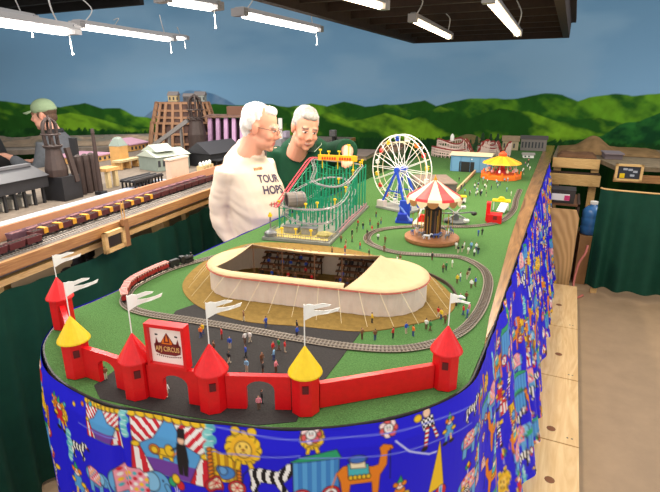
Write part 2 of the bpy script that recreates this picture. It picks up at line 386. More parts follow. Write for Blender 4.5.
wall('A', 'B', .08, None, 'short red castle wall at the left end between the two corner towers')
wall('B', 'C', .082, (.056, .008, .045), 'red castle wall with arch left of the circus sign')
wall('C', 'D', .086, (.064, .006, .046), 'red castle wall with arch beneath the circus sign')
wall('D', 'E', .084, (.064, .004, .05), 'red castle wall with arch between red and yellow roofed towers right of the sign')
wall('E', 'F', .062, None, 'long plain low red castle wall at the right')
def text_ob(s, size, m, name='lettering', ext=.0006, parent=None, mw=None, align='CENTER', bold=0):
    cu = bpy.data.curves.new(name, 'FONT'); cu.body = s; cu.size = size; cu.extrude = ext; cu.align_x = align; cu.align_y = 'CENTER'; cu.resolution_u = 3; cu.offset = bold
    to = bpy.data.objects.new('tmp_text', cu); COL.objects.link(to); dg = bpy.context.evaluated_depsgraph_get()
    me = bpy.data.meshes.new_from_object(to.evaluated_get(dg)); bpy.data.objects.remove(to); bpy.data.curves.remove(cu)
    me.materials.clear(); me.materials.append(m)
    if mw is not None: me.transform(mw)
    o = bpy.data.objects.new(name, me); COL.objects.link(o)
    if parent is not None: o.parent = parent
    return o
p, q = tw['C'], tw['D']; mid = p.lerp(q, .47); rz = math.atan2(q.y-p.y, q.x-p.x)
sg = thing('circus_sign', 'red framed circus sign with tent emblem on top of the castle wall', 'sign', (mid.x, mid.y, T+.0895), rz)
w_, h_ = .098, .106
b = B()
for c, d in (((0, 0, .004), (w_, .024, .008)), ((0, 0, h_-.004), (w_, .024, .008)), ((-w_/2+.0035, 0, h_/2), (.007, .024, h_-.016)), ((w_/2-.0035, 0, h_/2), (.007, .024, h_-.016))): b.box(c, d)
b.box((0, .007, h_/2), (w_-.008, .006, h_-.008)); b.build('frame', RED, sg)
fc = B().box((0, 0, h_/2), (w_-.0142, .004, h_-.0162)).build('sign_face', mat('sign_face', (255, 240, 232), .5), sg)
R_ = Matrix.Rotation(PI/2, 4, 'X')
DKR = mat('dark_red', (122, 24, 26), .5)
def flatp(polys, m, name, y=-.0024, parent=sg):
    b = B()
    for pl_ in polys: b.prism([(u*.92, v*.86) for u, v in pl_], 0, .0006, fr=lambda u, v, w_: (u, y-w_, v))
    return b.build(name, m, parent)
e = [(-.034, .040), (-.036, .062), (-.03, .068), (.03, .068), (.036, .062), (.034, .040), (.02, .034), (-.02, .034)]
flatp([e, [(-.020, .064), (0, .098), (.020, .064)], [(-.033, .06), (-.029, .082), (-.022, .06)], [(.022, .06), (.029, .082), (.033, .06)]], DKR, 'emblem_tent')
flatp([[(-.004, .074), (0, .094), (.004, .074)], [(-.015, .070), (-.007, .085), (-.008, .070)], [(.008, .070), (.007, .085), (.015, .070)], [(-.014, .066), (.014, .066), (.014, .069), (-.014, .069)]], ORG, 'emblem_stripes', -.0032)
for q in ([(-.031, .088), (-.024, .089), (-.024, .092), (-.031, .093)], [(.022, .088), (.029, .087), (.029, .091), (.022, .092)]): flatp([q], BLK, 'emblem_flag')
b = B()
for i in range(13):
    u = -.032+i*.0053; b.prism([(u, .033-.003*math.sin(i*PI/12)), (u+.004, .033-.003*math.sin(i*PI/12)), (u+.002, .029-.003*math.sin(i*PI/12))], 0, .0006, fr=lambda a, v, w2: (a*.92, -.0024-w2, v*.86))
b.build('emblem_fringe', DKR, sg)
text_ob('APJ CIRCUS', .0135, mat('sign_letters', (240, 196, 120), .5), 'lettering', .0004, sg, Matrix.Translation((0, -.0035, .044)) @ R_ @ Matrix.Diagonal((.86, 1.25, 1, 1)))
# ------------------------------------------------------------------ circus tent
TR = math.radians(9); TC = Vector((-.745, 1.457, T+.0042)); HL, RR, EV, PK = .232, .158, .083, .150
CANV = mat('canvas', (208, 182, 142), .85, .05, 25, .15, spec=.1); CANV.use_backface_culling = False
tent = thing('circus_tent', 'long cream canvas circus tent with the front of its roof cut open', 'tent', TC, TR)
def stad(t, r):
    """t in 0..1 round the stadium starting at the right end, counter-clockwise"""
    Ls = 2*HL; La = PI*r; P = 2*Ls+2*La; d = (t % 1)*P
    if d < La/2: a = d/r; return (HL+r*math.cos(a), r*math.sin(a))
    d -= La/2
    if d < Ls: return (HL-d, r)
    d -= Ls
    if d < La: a = PI/2+d/r; return (-HL+r*math.cos(a), r*math.sin(a))
    d -= La
    if d < Ls: return (-HL+d, -r)
    d -= Ls; a = -PI/2+d/r; return (HL+r*math.cos(a), r*math.sin(a))
NT = 120; b = B()
ring = [(.0, 0.0), (.0, EV), (-.003, EV), (-.003, 0)]
vs = []
for i in range(NT):
    for dr, z in ring:
        x, y = stad(i/NT, RR+dr+.0016*math.sin(i*2.1)*(1 if z < EV/2 else .3)); vs.append((x, y, z))
fs = [(i*4+j, ((i+1) % NT)*4+j, ((i+1) % NT)*4+(j+1) % 4, i*4+(j+1) % 4) for i in range(NT) for j in range(4)]
b.add(vs, fs).build('tent_wall', mat('canvas_wall', (216, 204, 190), .85, .06, 30, .15, spec=.1), tent, smooth=False)
def roofpatch(b, edge, apexf, n=8, sag=.010, th=.002):
    r = len(edge); vs = []
    for k in range(n+1):
        s = k/n
        for i, e_ in enumerate(edge):
            a = apexf(e_); z = (EV+.002)*(1-s)+a[2]*s-sag*math.sin(PI*s)
            vs.append((e_[0]*(1-s)+a[0]*s, e_[1]*(1-s)+a[1]*s, z))
    m_ = len(vs); vs += [(x, y, z-th) for x, y, z in vs]; fs = []
    for k in range(n):
        for i in range(r-1):
            a = k*r+i; fs.append((a, a+1, a+r+1, a+r)); fs.append((m_+a+r, m_+a+r+1, m_+a+1, m_+a))
    for k in range(n):
        for i in (0, r-1):
            a = k*r+i; fs.append((a, a+r, m_+a+r, m_+a))
    for i in range(r-1): fs.append((i+1, i, m_+i, m_+i+1)); a = n*r+i; fs.append((a, a+1, m_+a+1, m_+a))
    b.add(vs, fs)
def arc(cx, a0, a1, n, r): return [(cx+r*math.cos(math.radians(a0+(a1-a0)*i/n)), r*math.sin(math.radians(a0+(a1-a0)*i/n))) for i in range(n+1)]
RE = RR+.008
b = B()
roofpatch(b, [(HL-.085, -RE), (HL-.04, -RE)]+arc(HL, -90, 90, 20, RE), lambda e_: (HL, 0, PK))
roofpatch(b, arc(-HL, 90, 228, 16, RE), lambda e_: (-HL, 0, PK))
roofpatch(b, [(HL-2*HL*i/8, RE) for i in range(9)], lambda e_: (e_[0], -.006, PK-.012*math.sin(PI*(e_[0]+HL)/(2*HL))))
# front rim that is left of the roof
n = 24; e0 = [(-HL+RE*math.cos(math.radians(228)), RE*math.sin(math.radians(228)))]+arc(-HL, 236, 270, 4, RE)+[(-HL+(2*HL-.085)*i/8, -RE) for i in range(1, 9)]
roofpatch(b, e0, lambda e_: (e_[0]*.985, e_[1]*.86, EV+.012), 2, 0)
b.build('tent_roof', CANV, tent, smooth=True)
b = B(); b.tube([(*stad(i/NT, RR+.0095), EV-.002) for i in range(NT)], .0016, 5, closed=True); b.build('red_trim', mat('faded_red', (190, 74, 62), .7), tent)
for i in range(30):
    x, y = stad((i+.5)/30, RE+.001); x2, y2 = stad((i+.5)/30, RE+.07)
    B().tube([(x, y, EV), (x2, y2, .0015)], .0007, 4).build('guy_rope', mat('rope', (222, 206, 166), .8), tent)
for x, zt in ((-HL, PK-.003), (HL, PK-.003), (-.12, PK-.016), (0, PK-.016), (.1, PK-.016)): B().cyl((x, 0, 0), (x, -.003, zt), .002, n=6).build('tent_pole', BRN, tent)
# bleachers inside (each stands on the ground under the roof)
bl = None
for i, (x, wd, lb) in enumerate(((-.13, .24, 'brown bleacher along the back of the tent, left of centre'), (.14, .18, 'brown bleacher along the back of the tent, right of centre'))):
    w0 = Matrix.Rotation(TR, 3, 'Z') @ Vector((x, .085, 0))
    t = thing('bleacher', lb, 'bleacher', TC+w0, TR, 'bleachers in the circus tent')
    for k in range(5): B().box((0, -.03+.022*k, .008+.016*k), (wd, .018, .004)).build('seat_plank', BRN, t)
    b = B()
    for k in range(6):
        xx = -wd/2+.01+k*(wd-.02)/5; b.bar((xx, -.035, .004), (xx, .062, .072), .004); b.bar((xx, .06, .0), (xx, .06, .072), .004)
    b.build('bleacher_frame', mat('dark_brown', (62, 46, 34), .8), t)
RT = Matrix.Rotation(TR, 3, 'Z')
cg = thing('animal_cage', 'round grey wire animal cage inside the left half of the tent', 'cage', TC+RT@Vector((-.11, -.045, 0)), TR)
b = B()
for z in (.004, .03): b.tube([(.055*math.cos(a*PI/12), .05*math.sin(a*PI/12), z) for a in range(24)], .0014, 5, closed=True)
b.build('cage_hoop', GRY, cg); b = B()
for a in range(24): b.cyl((.055*math.cos(a*PI/12), .05*math.sin(a*PI/12), 0), (.055*math.cos(a*PI/12), .05*math.sin(a*PI/12), .032), .0008, n=4)
b.build('cage_bars', GRY, cg)
for i, (x, y, col, lb) in enumerate(((.03, -.05, RED, 'red ring kerb in the middle of the tent floor'), (.15, -.06, WHT, 'pale ring kerb in the right half of the tent floor'))):
    c = TC+RT@Vector((x, y, 0)); b = B(); b.tube([(.035*math.cos(a*PI/10), .035*math.sin(a*PI/10), .003) for a in range(20)], .003, 6, closed=True)
    tag(b.build('circus_ring', col, None, loc=c), lb, 'circus ring', 'rings on the tent floor')
# ------------------------------------------------------------------ model railway on the table
def track(pts, label, z=T+.0036, gauge=.017, r=.0011, name='model_track', tie=.011, bed=None, sm=5, closed=False):
    pp = spl([(p[0], p[1], 0) for p in pts], sm, closed); t = thing(name, label, 'track', (pp[0].x, pp[0].y, z)); o = pp[0].copy()
    pp = [p-o for p in pp]; k = len(pp); nn = []
    for i in range(k):
        d = pp[(i+1) % k if closed else min(i+1, k-1)]-pp[i-1 if closed else max(i-1, 0)]; d.normalize(); nn.append(Vector((-d.y, d.x, 0)))
    b = B()
    for s in (-1, 1): b.tube([p+n_*s*gauge/2+Vector((0, 0, .0042)) for p, n_ in zip(pp, nn)], r, 4, closed=closed)
    b.build('rails', mat('rail', (150, 140, 130), .35, metal=.5), t)
    b = B(); acc = 0
    for i in range(k-1):
        seg = (pp[i+1]-pp[i]).length; acc += seg
        while acc > tie:
            acc -= tie; p = pp[i+1]; d = (pp[i+1]-pp[i]).normalized(); c = p-d*acc; b.bar(c-nn[i]*gauge*.85+Vector((0, 0, .0024)), c+nn[i]*gauge*.85+Vector((0, 0, .0024)), .005, .002)
    b.build('sleepers', mat('sleeper', (86, 74, 64), .8), t)
    if bed:
        b = B()
        for i in range(k-1): b.bar(pp[i]+Vector((0, 0, .0008)), pp[i+1]+Vector((0, 0, .0008)), gauge*2.1, .0016)
        b.build('ballast', bed, t)
    return [p+o for p in pp]
BAL = mat('ballast', (140, 130, 116), .9, .25, 300)
trk = track([at(*p) for p in ((252, 246), (236, 252), (176, 268), (138, 285), (127, 296), (127, 306), (146, 314), (196, 322), (250, 331), (300, 340), (350, 347.5), (400, 350), (438, 343), (463, 331), (478, 314), (486, 296), (488, 280), (481, 268), (462, 258.5), (435, 256), (399, 253.5), (376, 247), (367, 240), (372, 233), (388, 229), (420, 227), (470, 227), (500, 222), (513, 211), (516, 200), (520, 190))], 'narrow model railway track looping around the circus tent', bed=BAL)
# ================================================================== TINY FIGURES
ORD = 'first second third fourth fifth sixth seventh eighth ninth tenth eleventh twelfth thirteenth fourteenth fifteenth sixteenth seventeenth eighteenth nineteenth twentieth'.split()
TENS = {2: 'twenty', 3: 'thirty', 4: 'forty', 5: 'fifty'}
def nth(n):
    if n <= 20: return ORD[n-1]
    if n % 10 == 0: return TENS[n//10][:-1]+'ieth'
    return TENS[n//10]+'-'+ORD[n % 10-1]
SH = {'red': (200, 30, 34), 'blue': (40, 80, 180), 'white': (232, 230, 224), 'yellow': (226, 190, 40), 'green': (40, 120, 60), 'black': (30, 30, 32), 'brown': (120, 78, 48), 'pink': (220, 130, 140), 'orange': (226, 120, 40), 'pale blue': (130, 180, 214)}
PT = {'dark': (34, 34, 42), 'blue': (50, 70, 120), 'brown': (96, 66, 44), 'pale': (190, 176, 150)}
FM = {}
def fig_mesh(sh, pt, pose):
    if (sh, pt, pose) in FM: return FM[sh, pt, pose]
    b = B(); s = .036/1.75
    if pose == 'seat':
        for k in (-1, 1): b.tube([(k*.1*s, 0, .42*s), (k*.1*s, -.42*s, .44*s), (k*.1*s, -.46*s, .02*s)], [.09*s, .08*s, .06*s], 5, 1)
        z0 = .38
    else:
        st = .14 if pose == 'walk' else .02
        for k in (-1, 1): b.tube([(k*.09*s, 0, .86*s), (k*.1*s, -k*st*.6*s, .45*s), (k*.1*s, k*st*s, .0)], [.11*s, .085*s, .06*s], 5, 1); b.box((k*.1*s, (k*st-.05)*s, .03*s), (.09*s, .22*s, .06*s), m=1)
        z0 = .82
    b.tube([(0, 0, z0*s), (0, 0, (z0+.25)*s), (0, .01*s, (z0+.52)*s), (0, 0, (z0+.62)*s)], [(.17*s, .13*s), (.18*s, .13*s), (.23*s, .13*s), (.09*s, .08*s)], 6, 0)
    for k in (-1, 1): b.tube([(k*.22*s, 0, (z0+.52)*s), (k*.28*s, -.04*s, (z0+.22)*s), (k*.24*s, (-.2 if k > 0 else -.05)*s, (z0+.05)*s)], [.07*s, .055*s, .045*s], 5, 0)
    b.sph((0, -.01*s, (z0+.79)*s), (.10*s, .12*s, .14*s), 6, 2); b.sph((0, .02*s, (z0+.83)*s), (.108*s, .12*s, .125*s), 6, 3)
    FM[sh, pt, pose] = b.mesh('figurine', [mat('shirt_'+sh.replace(' ', '_'), SH[sh], .6), mat('trousers_'+pt, PT[pt], .7), SKIN, mat('tiny_hair', (60, 42, 30), .7)]); return FM[sh, pt, pose]
ALLF = []
def crowd(zone, group, pts, cols, pose=None, z=T+.0022, world=False, cat='figurine', sc_=1):
    pts = sorted(pts, key=lambda q: q[0])
    for i, q in enumerate(pts):
        sh = cols[int(rng.integers(len(cols)))] if len(q) < 3 or world else q[2]
        pt = list(PT)[int(rng.integers(4))]; ps = pose or ('walk' if rng.random() < .5 else 'stand')
        o = bpy.data.objects.new('seated_figurine' if pose == 'seat' else 'figurine', fig_mesh(sh, pt, ps)); COL.objects.link(o)
        o.location = Vector(q) if world else at(q[0], q[1], z); o.rotation_euler = (0, 0, rng.random()*6.28 if pose != 'seat' else TR+rng.normal()*.2)
        o.scale = (sc_, sc_, sc_)
        n = nth(i+1)+' from the left of the '+str(len(pts)) if len(pts) > 1 else 'alone'
        tag(o, f'tiny figure in {sh} top, {nth(i+1)} from left {zone}', cat, group); ALLF.append(o)
crowd('on the black plaza', 'toy visitors on the black plaza', [(203, 334, 'yellow'), (222, 339, 'red'), (230, 348, 'blue'), (245, 343, 'white'), (250, 342, 'white'), (266, 327, 'blue'), (297, 331, 'black'), (297, 337, 'blue'), (246, 357, 'blue'), (247, 371, 'pale blue'), (262, 364, 'brown'), (273, 353, 'red'), (279, 350, 'green'), (285, 352, 'red'), (274, 360, 'pale blue'), (276, 372, 'pink'), (263, 374, 'black'), (189, 364, 'white'), (187, 349, 'white'), (244, 321, 'brown'), (201, 337, 'orange'), (229, 363, 'black'), (214, 352, 'brown')], ['red'])
crowd('in the castle archways', 'toy visitors in the castle arches', [(259, 409, 'pink'), (262, 403, 'black'), (167, 396, 'white'), (106, 379, 'brown')], ['red'])
crowd('on the grass in front of the tent', 'toy visitors in front of the tent', [(362, 339, 'brown'), (372, 323, 'yellow'), (375, 340, 'brown'), (393, 338, 'red'), (406, 333, 'blue'), (413, 336, 'orange'), (426, 329, 'white'), (430, 331, 'green'), (438, 317, 'red'), (441, 319, 'yellow'), (445, 324, 'brown')], ['red'])
crowd('by the track right of the tent', 'toy visitors right of the tent', [(457, 283, 'yellow'), (460, 281, 'white'), (471, 288, 'white'), (475, 286, 'blue'), (469, 275, 'black'), (467, 279, 'brown'), (452, 267, 'white'), (443, 272, 'brown'), (446, 270, 'green'), (466, 301, 'brown'), (463, 315, 'red'), (467, 318, 'blue'), (469, 313, 'pink'), (432, 260, 'black'), (460, 303, 'pale blue')], ['red'])
crowd('behind the tent', 'toy visitors behind the tent', [(400, 262, 'brown'), (397, 264, 'white'), (352, 242, 'brown'), (360, 249, 'red'), (369, 257, 'black'), (341, 242, 'brown'), (357, 232, 'black'), (346, 247, 'brown'), (366, 243, 'brown'), (384, 252, 'brown'), (378, 240, 'white'), (385, 243, 'brown')], ['red'])
crowd('right of the red and white carousel', 'toy visitors right of the carousel', [(458, 253), (462, 252), (468, 254), (474, 256), (478, 254), (471, 249), (464, 249), (456, 249), (476, 250)], ['white', 'white', 'black', 'pale blue'])
crowd('near the coaster', 'toy visitors near the coaster', [(370, 225), (376, 217), (363, 229), (372, 232), (381, 224), (367, 236), (352, 236), (358, 226), (378, 228), (345, 252), (332, 254)], ['brown', 'black', 'red', 'brown'])
mid = []
for i in range(34): mid.append((462+rng.random()*48-(0 if i % 3 else 4), 180+rng.random()*17))
crowd('on the grass before the yellow carousel', 'toy visitors before the yellow carousel', mid, ['white', 'white', 'black', 'black', 'green', 'pale blue'])
crowd('beside the yellow carousel', 'toy visitors beside the yellow carousel', [(524+rng.random()*8-4*k/10, 162+k*1.6) for k in range(9)], ['white', 'white', 'black', 'pink'])
crowd('at the right edge behind the red slide', 'toy visitors at the right edge of the turf', [(482, 235, 'black'), (478, 236, 'blue'), (511, 196, 'white')], ['red'])
# spectators on the bleachers
seats = []
for x0, w0, n in ((-.13, .22, 7), (.14, .16, 5)):
    for k in range(5):
        for j in range(n):
            if rng.random() < .72:
                v = RT @ Vector((x0-w0/2+w0*(j+.5)/n+rng.normal()*.003, .085-.03+.022*k+.012, 0)); seats.append((TC.x+v.x, TC.y+v.y, TC.z+.0105+.016*k-.0065))
crowd('on the bleachers inside the tent', 'spectators on the tent bleachers', seats, ['brown', 'black', 'red', 'brown', 'blue'], 'seat', world=True)
ring = []
for i in range(9):
    v = RT @ Vector((.02+.17*rng.random(), -.03-.05*rng.random(), .001)); ring.append((TC.x+v.x, TC.y+v.y, TC.z+.001))
crowd('in the tent ring', 'performers on the tent floor', ring, ['red', 'white', 'brown'], world=True)
# ------------------------------------------------------------------ the little steam train
def resample(pp, d0, n, step):
    out = []; acc = 0; i = 0; target = d0
    L = [0]
    for a, b_ in zip(pp, pp[1:]): L.append(L[-1]+(b_-a).length)
    for j in range(n):
        t = d0+j*step
        for i in range(len(L)-1):
            if L[i] <= t <= L[i+1]:
                f = (t-L[i])/(L[i+1]-L[i]); out.append((pp[i].lerp(pp[i+1], f), (pp[i+1]-pp[i]).normalized())); break
    return out
near = min(range(len(trk)), key=lambda i: (trk[i]-Vector(at(172, 269))).length)
d0 = sum((trk[i+1]-trk[i]).length for i in range(near))
pos = resample(trk, d0-.05, 8, .058)
def wheels(t, xs, r=.006, w=.020, z=.0055):
    for x in xs:
        b = B(); b.cyl((x, -w/2, z+r), (x, w/2, z+r), r, n=8); b.build('wheel_set', BLK, t)
for i, (p, d) in enumerate(pos):
    rz = math.atan2(d.y, d.x)+PI; zz = T+.0036
    if i == 0:
        t = thing('steam_locomotive', 'small black steam locomotive pulling the red toy train', 'locomotive', (p.x, p.y, zz), rz); t.rotation_euler.z = rz
        B().box((0, 0, .016), (.056, .018, .005)).build('running_board', BLK, t); b = B(); b.cyl((-.008, 0, .026), (.03, 0, .026), .0085, n=10); b.build('boiler', BLK, t)
        B().box((-.019, 0, .028), (.018, .02, .022)).build('cab', BLK, t); B().cyl((.023, 0, .033), (.023, 0, .044), .0025, .004, 8).build('chimney', BLK, t); B().sph((.004, 0, .034), .005, 8).build('steam_dome', GRY, t)
        wheels(t, (-.018, -.003, .012, .024))
    elif i == 1:
        t = thing('coal_tender', 'black tender coupled between the toy locomotive and the red coaches', 'tender', (p.x, p.y, zz), rz)
        B().box((0, 0, .023), (.046, .019, .018)).build('tender_body', BLK, t); B().box((0, 0, .033), (.036, .014, .004)).build('coal_load', DGR, t); wheels(t, (-.014, .014))
    else:
        t = thing('toy_coach', f'red toy coach with pale striped roof, {nth(i-1)} behind the tender', 'coach', (p.x, p.y, zz), rz, 'red coaches of the toy train')
        B().box((0, 0, .021), (.052, .020, .014)).build('coach_body', mat('coach_red', (150, 28, 30), .5), t)
        b = B(); b.box((0, 0, .0355), (.054, .023, .004)); b.build('roof', mat('coach_roof', (216, 150, 140), .6), t)
        for k in range(4):
            for s in (-1, 1): B().bar((-.021+k*.014, s*.0085, .028), (-.021+k*.014, s*.0085, .034), .002).build('post', WHT, t)
        for k in range(4): B().box((-.018+k*.012, 0, .0378), (.003, .02, .0012)).build('roof_stripe', mat('coach_red', (150, 28, 30), .5), t)
        wheels(t, (-.015, .015))
# ================================================================== THE RIDES
GRN = mat('coaster_green', (16, 146, 108), .35); TRK = mat('coaster_track', (150, 146, 150), .4, metal=.3)
G = T+.0022
CO = Vector((-1.247, 1.895, G)); CR = math.radians(8)
cs = thing('roller_coaster', 'big toy roller coaster on green columns with yellow sign on top', 'roller coaster', CO, CR)
CW, CD = .335, .79
B().box((CW/2, CD/2, .006), (CW, CD, .012)).build('base_plate', mat('base_grey', (126, 128, 118), .6, .12, 40), cs)
B().box((CW/2, .09, .0135), (CW-.03, .14, .003)).build('station_floor', mat('station_yellow', (178, 160, 84), .7, .25, 60), cs)
def htop(x, y): return .115+.15*min(1, max(0, (y-.15)/.45))+.03*math.sin(x*30)*.4
random.seed(3)
xs = [.02+.295*i/5 for i in range(6)]; ys = [.17+.60*j/9 for j in range(10)]
for i, x in enumerate(xs):
    for j, y in enumerate(ys):
        h = htop(x, y)-.01*random.random()
        B().cyl((x, y, .012), (x, y, h), .0042, n=6).build('column', GRN, cs)
b_ = []
for i, x in enumerate(xs):
    if 0 < i < 5: continue
    for j in range(9):
        y0, y1 = ys[j], ys[j+1]; h0, h1 = htop(x, y0), htop(x, y1)
        B().bar((x, y0, h0*.93), (x, y1, h1*.93), .003).build('beam', GRN, cs)
        if j % 2 == 0: B().bar((x, y0, .02), (x, y1, h1*.8), .0022).build('brace', GRN, cs)
for j, y in enumerate(ys):
    if j % 2 and j < 9: continue
    for k in range(5):
        B().bar((xs[k], y, htop(xs[k], y)*.9), (xs[k+1], y, htop(xs[k+1], y)*.9), .003).build('beam', GRN, cs)
        if j in (0, 8, 9): B().bar((xs[k], y, .03), (xs[k+1], y, htop(xs[k+1], y)*.7), .0022).build('brace', GRN, cs)
def coaster_track(name, pts, m, gauge=.016, r=.002, closed=True, parent=cs, tie=TRK):
    pp = spl(pts, 6, closed); k = len(pp); L = []; R = []
    for i in range(k):
        d = pp[(i+1) % k if closed else min(i+1, k-1)]-pp[i-1 if closed else max(0, i-1)]; n = Vector((-d.y, d.x, 0)); n = n.normalized() if n.length > 1e-6 else Vector((1, 0, 0))
        L.append(pp[i]+n*gauge/2); R.append(pp[i]-n*gauge/2)
    for q in (L, R): B().tube(q, r, 5, closed=closed).build(name+'_rail', m, parent)
    b = B()
    for i in range(0, k, 2): b.bar(L[i], R[i], .0022)
    b.tube([p-Vector((0, 0, .005)) for p in pp], r*.8, 4, closed=closed)
    b.build(name+'_spine', tie, parent)
coaster_track('upper', [(.03, .66, .285), (.03, .75, .28), (.14, .775, .27), (.29, .74, .262), (.31, .6, .25), (.30, .42, .215), (.24, .36, .20), (.12, .40, .215), (.08, .55, .25)], TRK)
coaster_track('middle', [(.02, .2, .14), (.03, .45, .17), (.12, .6, .2), (.24, .6, .2), (.30, .45, .17), (.315, .25, .145), (.26, .16, .13), (.1, .15, .125)], TRK)
coaster_track('lower', [(.05, .2, .10), (.06, .5, .10), (.1, .73, .13), (.25, .74, .12), (.29, .5, .09), (.3, .2, .07), (.2, .13, .06), (.09, .14, .075)], TRK)
coaster_track('ground', [(.325, .16, .02), (.325, .4, .03), (.325, .6, .025), (.32, .76, .03)], mat('pink_rail', (190, 120, 130), .5), closed=False)
coaster_track('lift', [(.02, .13, .13), (.02, .3, .19), (.025, .5, .262), (.03, .62, .302), (.05, .68, .30)], mat('lift_red', (178, 36, 60), .5), gauge=.02, r=.0032, closed=False, tie=mat('lift_red', (178, 36, 60), .5))
def clip(x, y, z): 
    b = B(); b.cyl((x, y, z), (x, y, z+.022), .003, n=6); b.box((x, y, z+.026), (.014, .008, .008)); b.build('yellow_flag_clip', YEL, cs)
for x, y, z in ((.02, .17, .125), (.22, .17, .13), (.16, .17, .12), (.3, .2, .145), (.315, .34, .18), (.31, .5, .24), (.31, .66, .262), (.26, .4, .21), (.3, .75, .26)): clip(x, y, z)
for x in (.09, .16, .235): clip(x, .03, .03); B().cyl((x, .03, .012), (x, .03, .034), .002, n=5).build('clip_post', YEL, cs)
b = B(); b.lathe([(.03, 0), (.034, .004), (.034, .055), (.027, .055), (.027, .006), (.001, .006)], n=14)
ta = math.radians(-50)
tn = b.build('tunnel', mat('tunnel_grey', (120, 112, 106), .7, .2, 50), cs, loc=(.13, .235, .155)); tn.rotation_euler = (PI/2, 0, ta); tn.scale = (1.15, 1.15, 1.7)
B().lathe([(.026, 0), (.026, .002)], n=14).build('tunnel_mouth', BLK, tn, loc=(0, 0, .05))
for zz_, rr_ in ((.008, .0355), (.03, .0355)): B().tube([(rr_*math.cos(k*PI/8), rr_*math.sin(k*PI/8), zz_) for k in range(16)], .0016, 5, closed=True).build('tunnel_hoop', GRY, tn)
# sign on top
b = B(); b.box((.19, .615, .312), (.225, .012, .03)); b.build('sign_board', mat('sign_yellow', (248, 180, 30), .5), cs)
for k in range(12):
    if k == 6: continue
    B().box((.105+k*.0145, .6075, .309), (.009, .003, .014)).build('sign_letter_block', mat('sign_red', (214, 40, 20), .5), cs)
for x in (.10, .19, .28): B().cyl((x, .62, .25), (x, .62, .30), .003, n=6).build('sign_post', YEL, cs)
for x, h in ((.09, .02), (.14, .012), (.2, .014), (.255, .05)):
    b = B(); b.cyl((x, .615, .326), (x, .615, .33+h), .003, n=6); b.box((x, .615, .334+h), (.016, .008, .008)); b.build('sign_finial', YEL, cs)
# fence, booths, low tower at the front
for a, c in (((.01, .01), (.325, .01)), ((.01, .01), (.01, .14)), ((.325, .01), (.325, .78))):
    b = B(); n = int(max(abs(a[0]-c[0]), abs(a[1]-c[1]))/.012)
    for z in (.018, .032): b.bar((*a, z), (*c, z), .002)
    for k in range(n+1): b.bar((a[0]+(c[0]-a[0])*k/n, a[1]+(c[1]-a[1])*k/n, .012), (a[0]+(c[0]-a[0])*k/n, a[1]+(c[1]-a[1])*k/n, .034), .0018)
    b.build('fence', TRK, cs)
b = B(); b.lathe([(.028, .012), (.03, .02), (.03, .03), (.022, .036), (.01, .04), (.004, .05), (.004, .105)], (.032, .032, 0), 8); b.build('queue_tower', GRY, cs)
b = B(); b.box((.032, .032, .112), (.016, .012, .012)); b.box((.032, .032, .122), (.008, .008, .01)); b.build('queue_tower_top', YEL, cs)
for x, y in ((.11, .11), (.2, .11)): B().box((x, y, .03), (.07, .04, .03)).build('station_booth', mat('booth_grey', (140, 138, 128), .6, .2, 60), cs); B().box((x, y, .047), (.08, .05, .004)).build('booth_roof', GRY, cs)
B().sph((.285, .085, .025), (.04, .035, .016), 10).build('rock_heap', mat('heap', (150, 140, 84), .9, .3, 80, .4), cs)
# ------------------------------------------------------------------ ferris wheel
def rim(b, R, r, c=(0, 0, 0), n=40): b.tube([(c[0]+R*math.cos(2*PI*i/n), c[1], c[2]+R*math.sin(2*PI*i/n)) for i in range(n)], r, 6, closed=True)
fp = Vector((-.85, 2.775, G)); fw = thing('ferris_wheel', 'tall white toy ferris wheel with blue legs and coloured cabins', 'ferris wheel', fp, math.radians(-21))
FR, FZ = .198, .232
B().box((0, 0, .006), (.24, .15, .012)).build('base', mat('base_grey2', (150, 150, 146), .6), fw)
for s in (-1, 1):
    b = B(); rim(b, FR, .0032, (0, s*.022, FZ)); b.build('rim', WHT, fw); b = B(); rim(b, FR*.8, .002, (0, s*.022, FZ)); b.build('inner_ring', CRM, fw)
    for i in range(16): a = 2*PI*i/16; B().bar((0, s*.03, FZ), (FR*math.cos(a), s*.022, FZ+FR*math.sin(a)), .003).build('spoke', WHT, fw)
    for x in (-.094, .094): B().bar((0, s*.04, FZ), (x, s*.062, .012), .011).build('support_leg', BLU, fw)
    B().bar((-.04, s*.052, .11), (.04, s*.052, .11), .006).build('leg_brace', BLU, fw)
B().cyl((0, -.046, FZ), (0, .046, FZ), .016, n=12).build('hub', BLU, fw)
cc = [YEL, RED, ORG, WHT, BLU, YEL, RED, WHT]
for i in range(16):
    a = 2*PI*(i+.5)/16; x, z = FR*.93*math.cos(a), FZ+FR*.93*math.sin(a)
    b = B(); b.bar((x, -.022, z), (x, .022, z), .002); b.lathe([(.009, -.02), (.012, -.014), (.012, -.006), (.0115, -.006), (.009, -.016)], (x, 0, z), 8); b.lathe([(.013, .001), (.002, .007)], (x, 0, z), 8)
    b.build('cabin', cc[i % 8], fw)
for i in range(16):
    a = 2*PI*i/16; B().bar((FR*math.cos(a), -.022, FZ+FR*math.sin(a)), (FR*math.cos(a), .022, FZ+FR*math.sin(a)), .0025).build('cross_bar', CRM, fw)
B().box((-.085, -.06, .03), (.05, .035, .036)).build('ticket_booth', mat('booth_white', (214, 200, 196), .6), fw)
B().box((.09, -.05, .025), (.045, .035, .026)).build('motor_box', mat('motor_blue', (70, 90, 150), .6), fw)
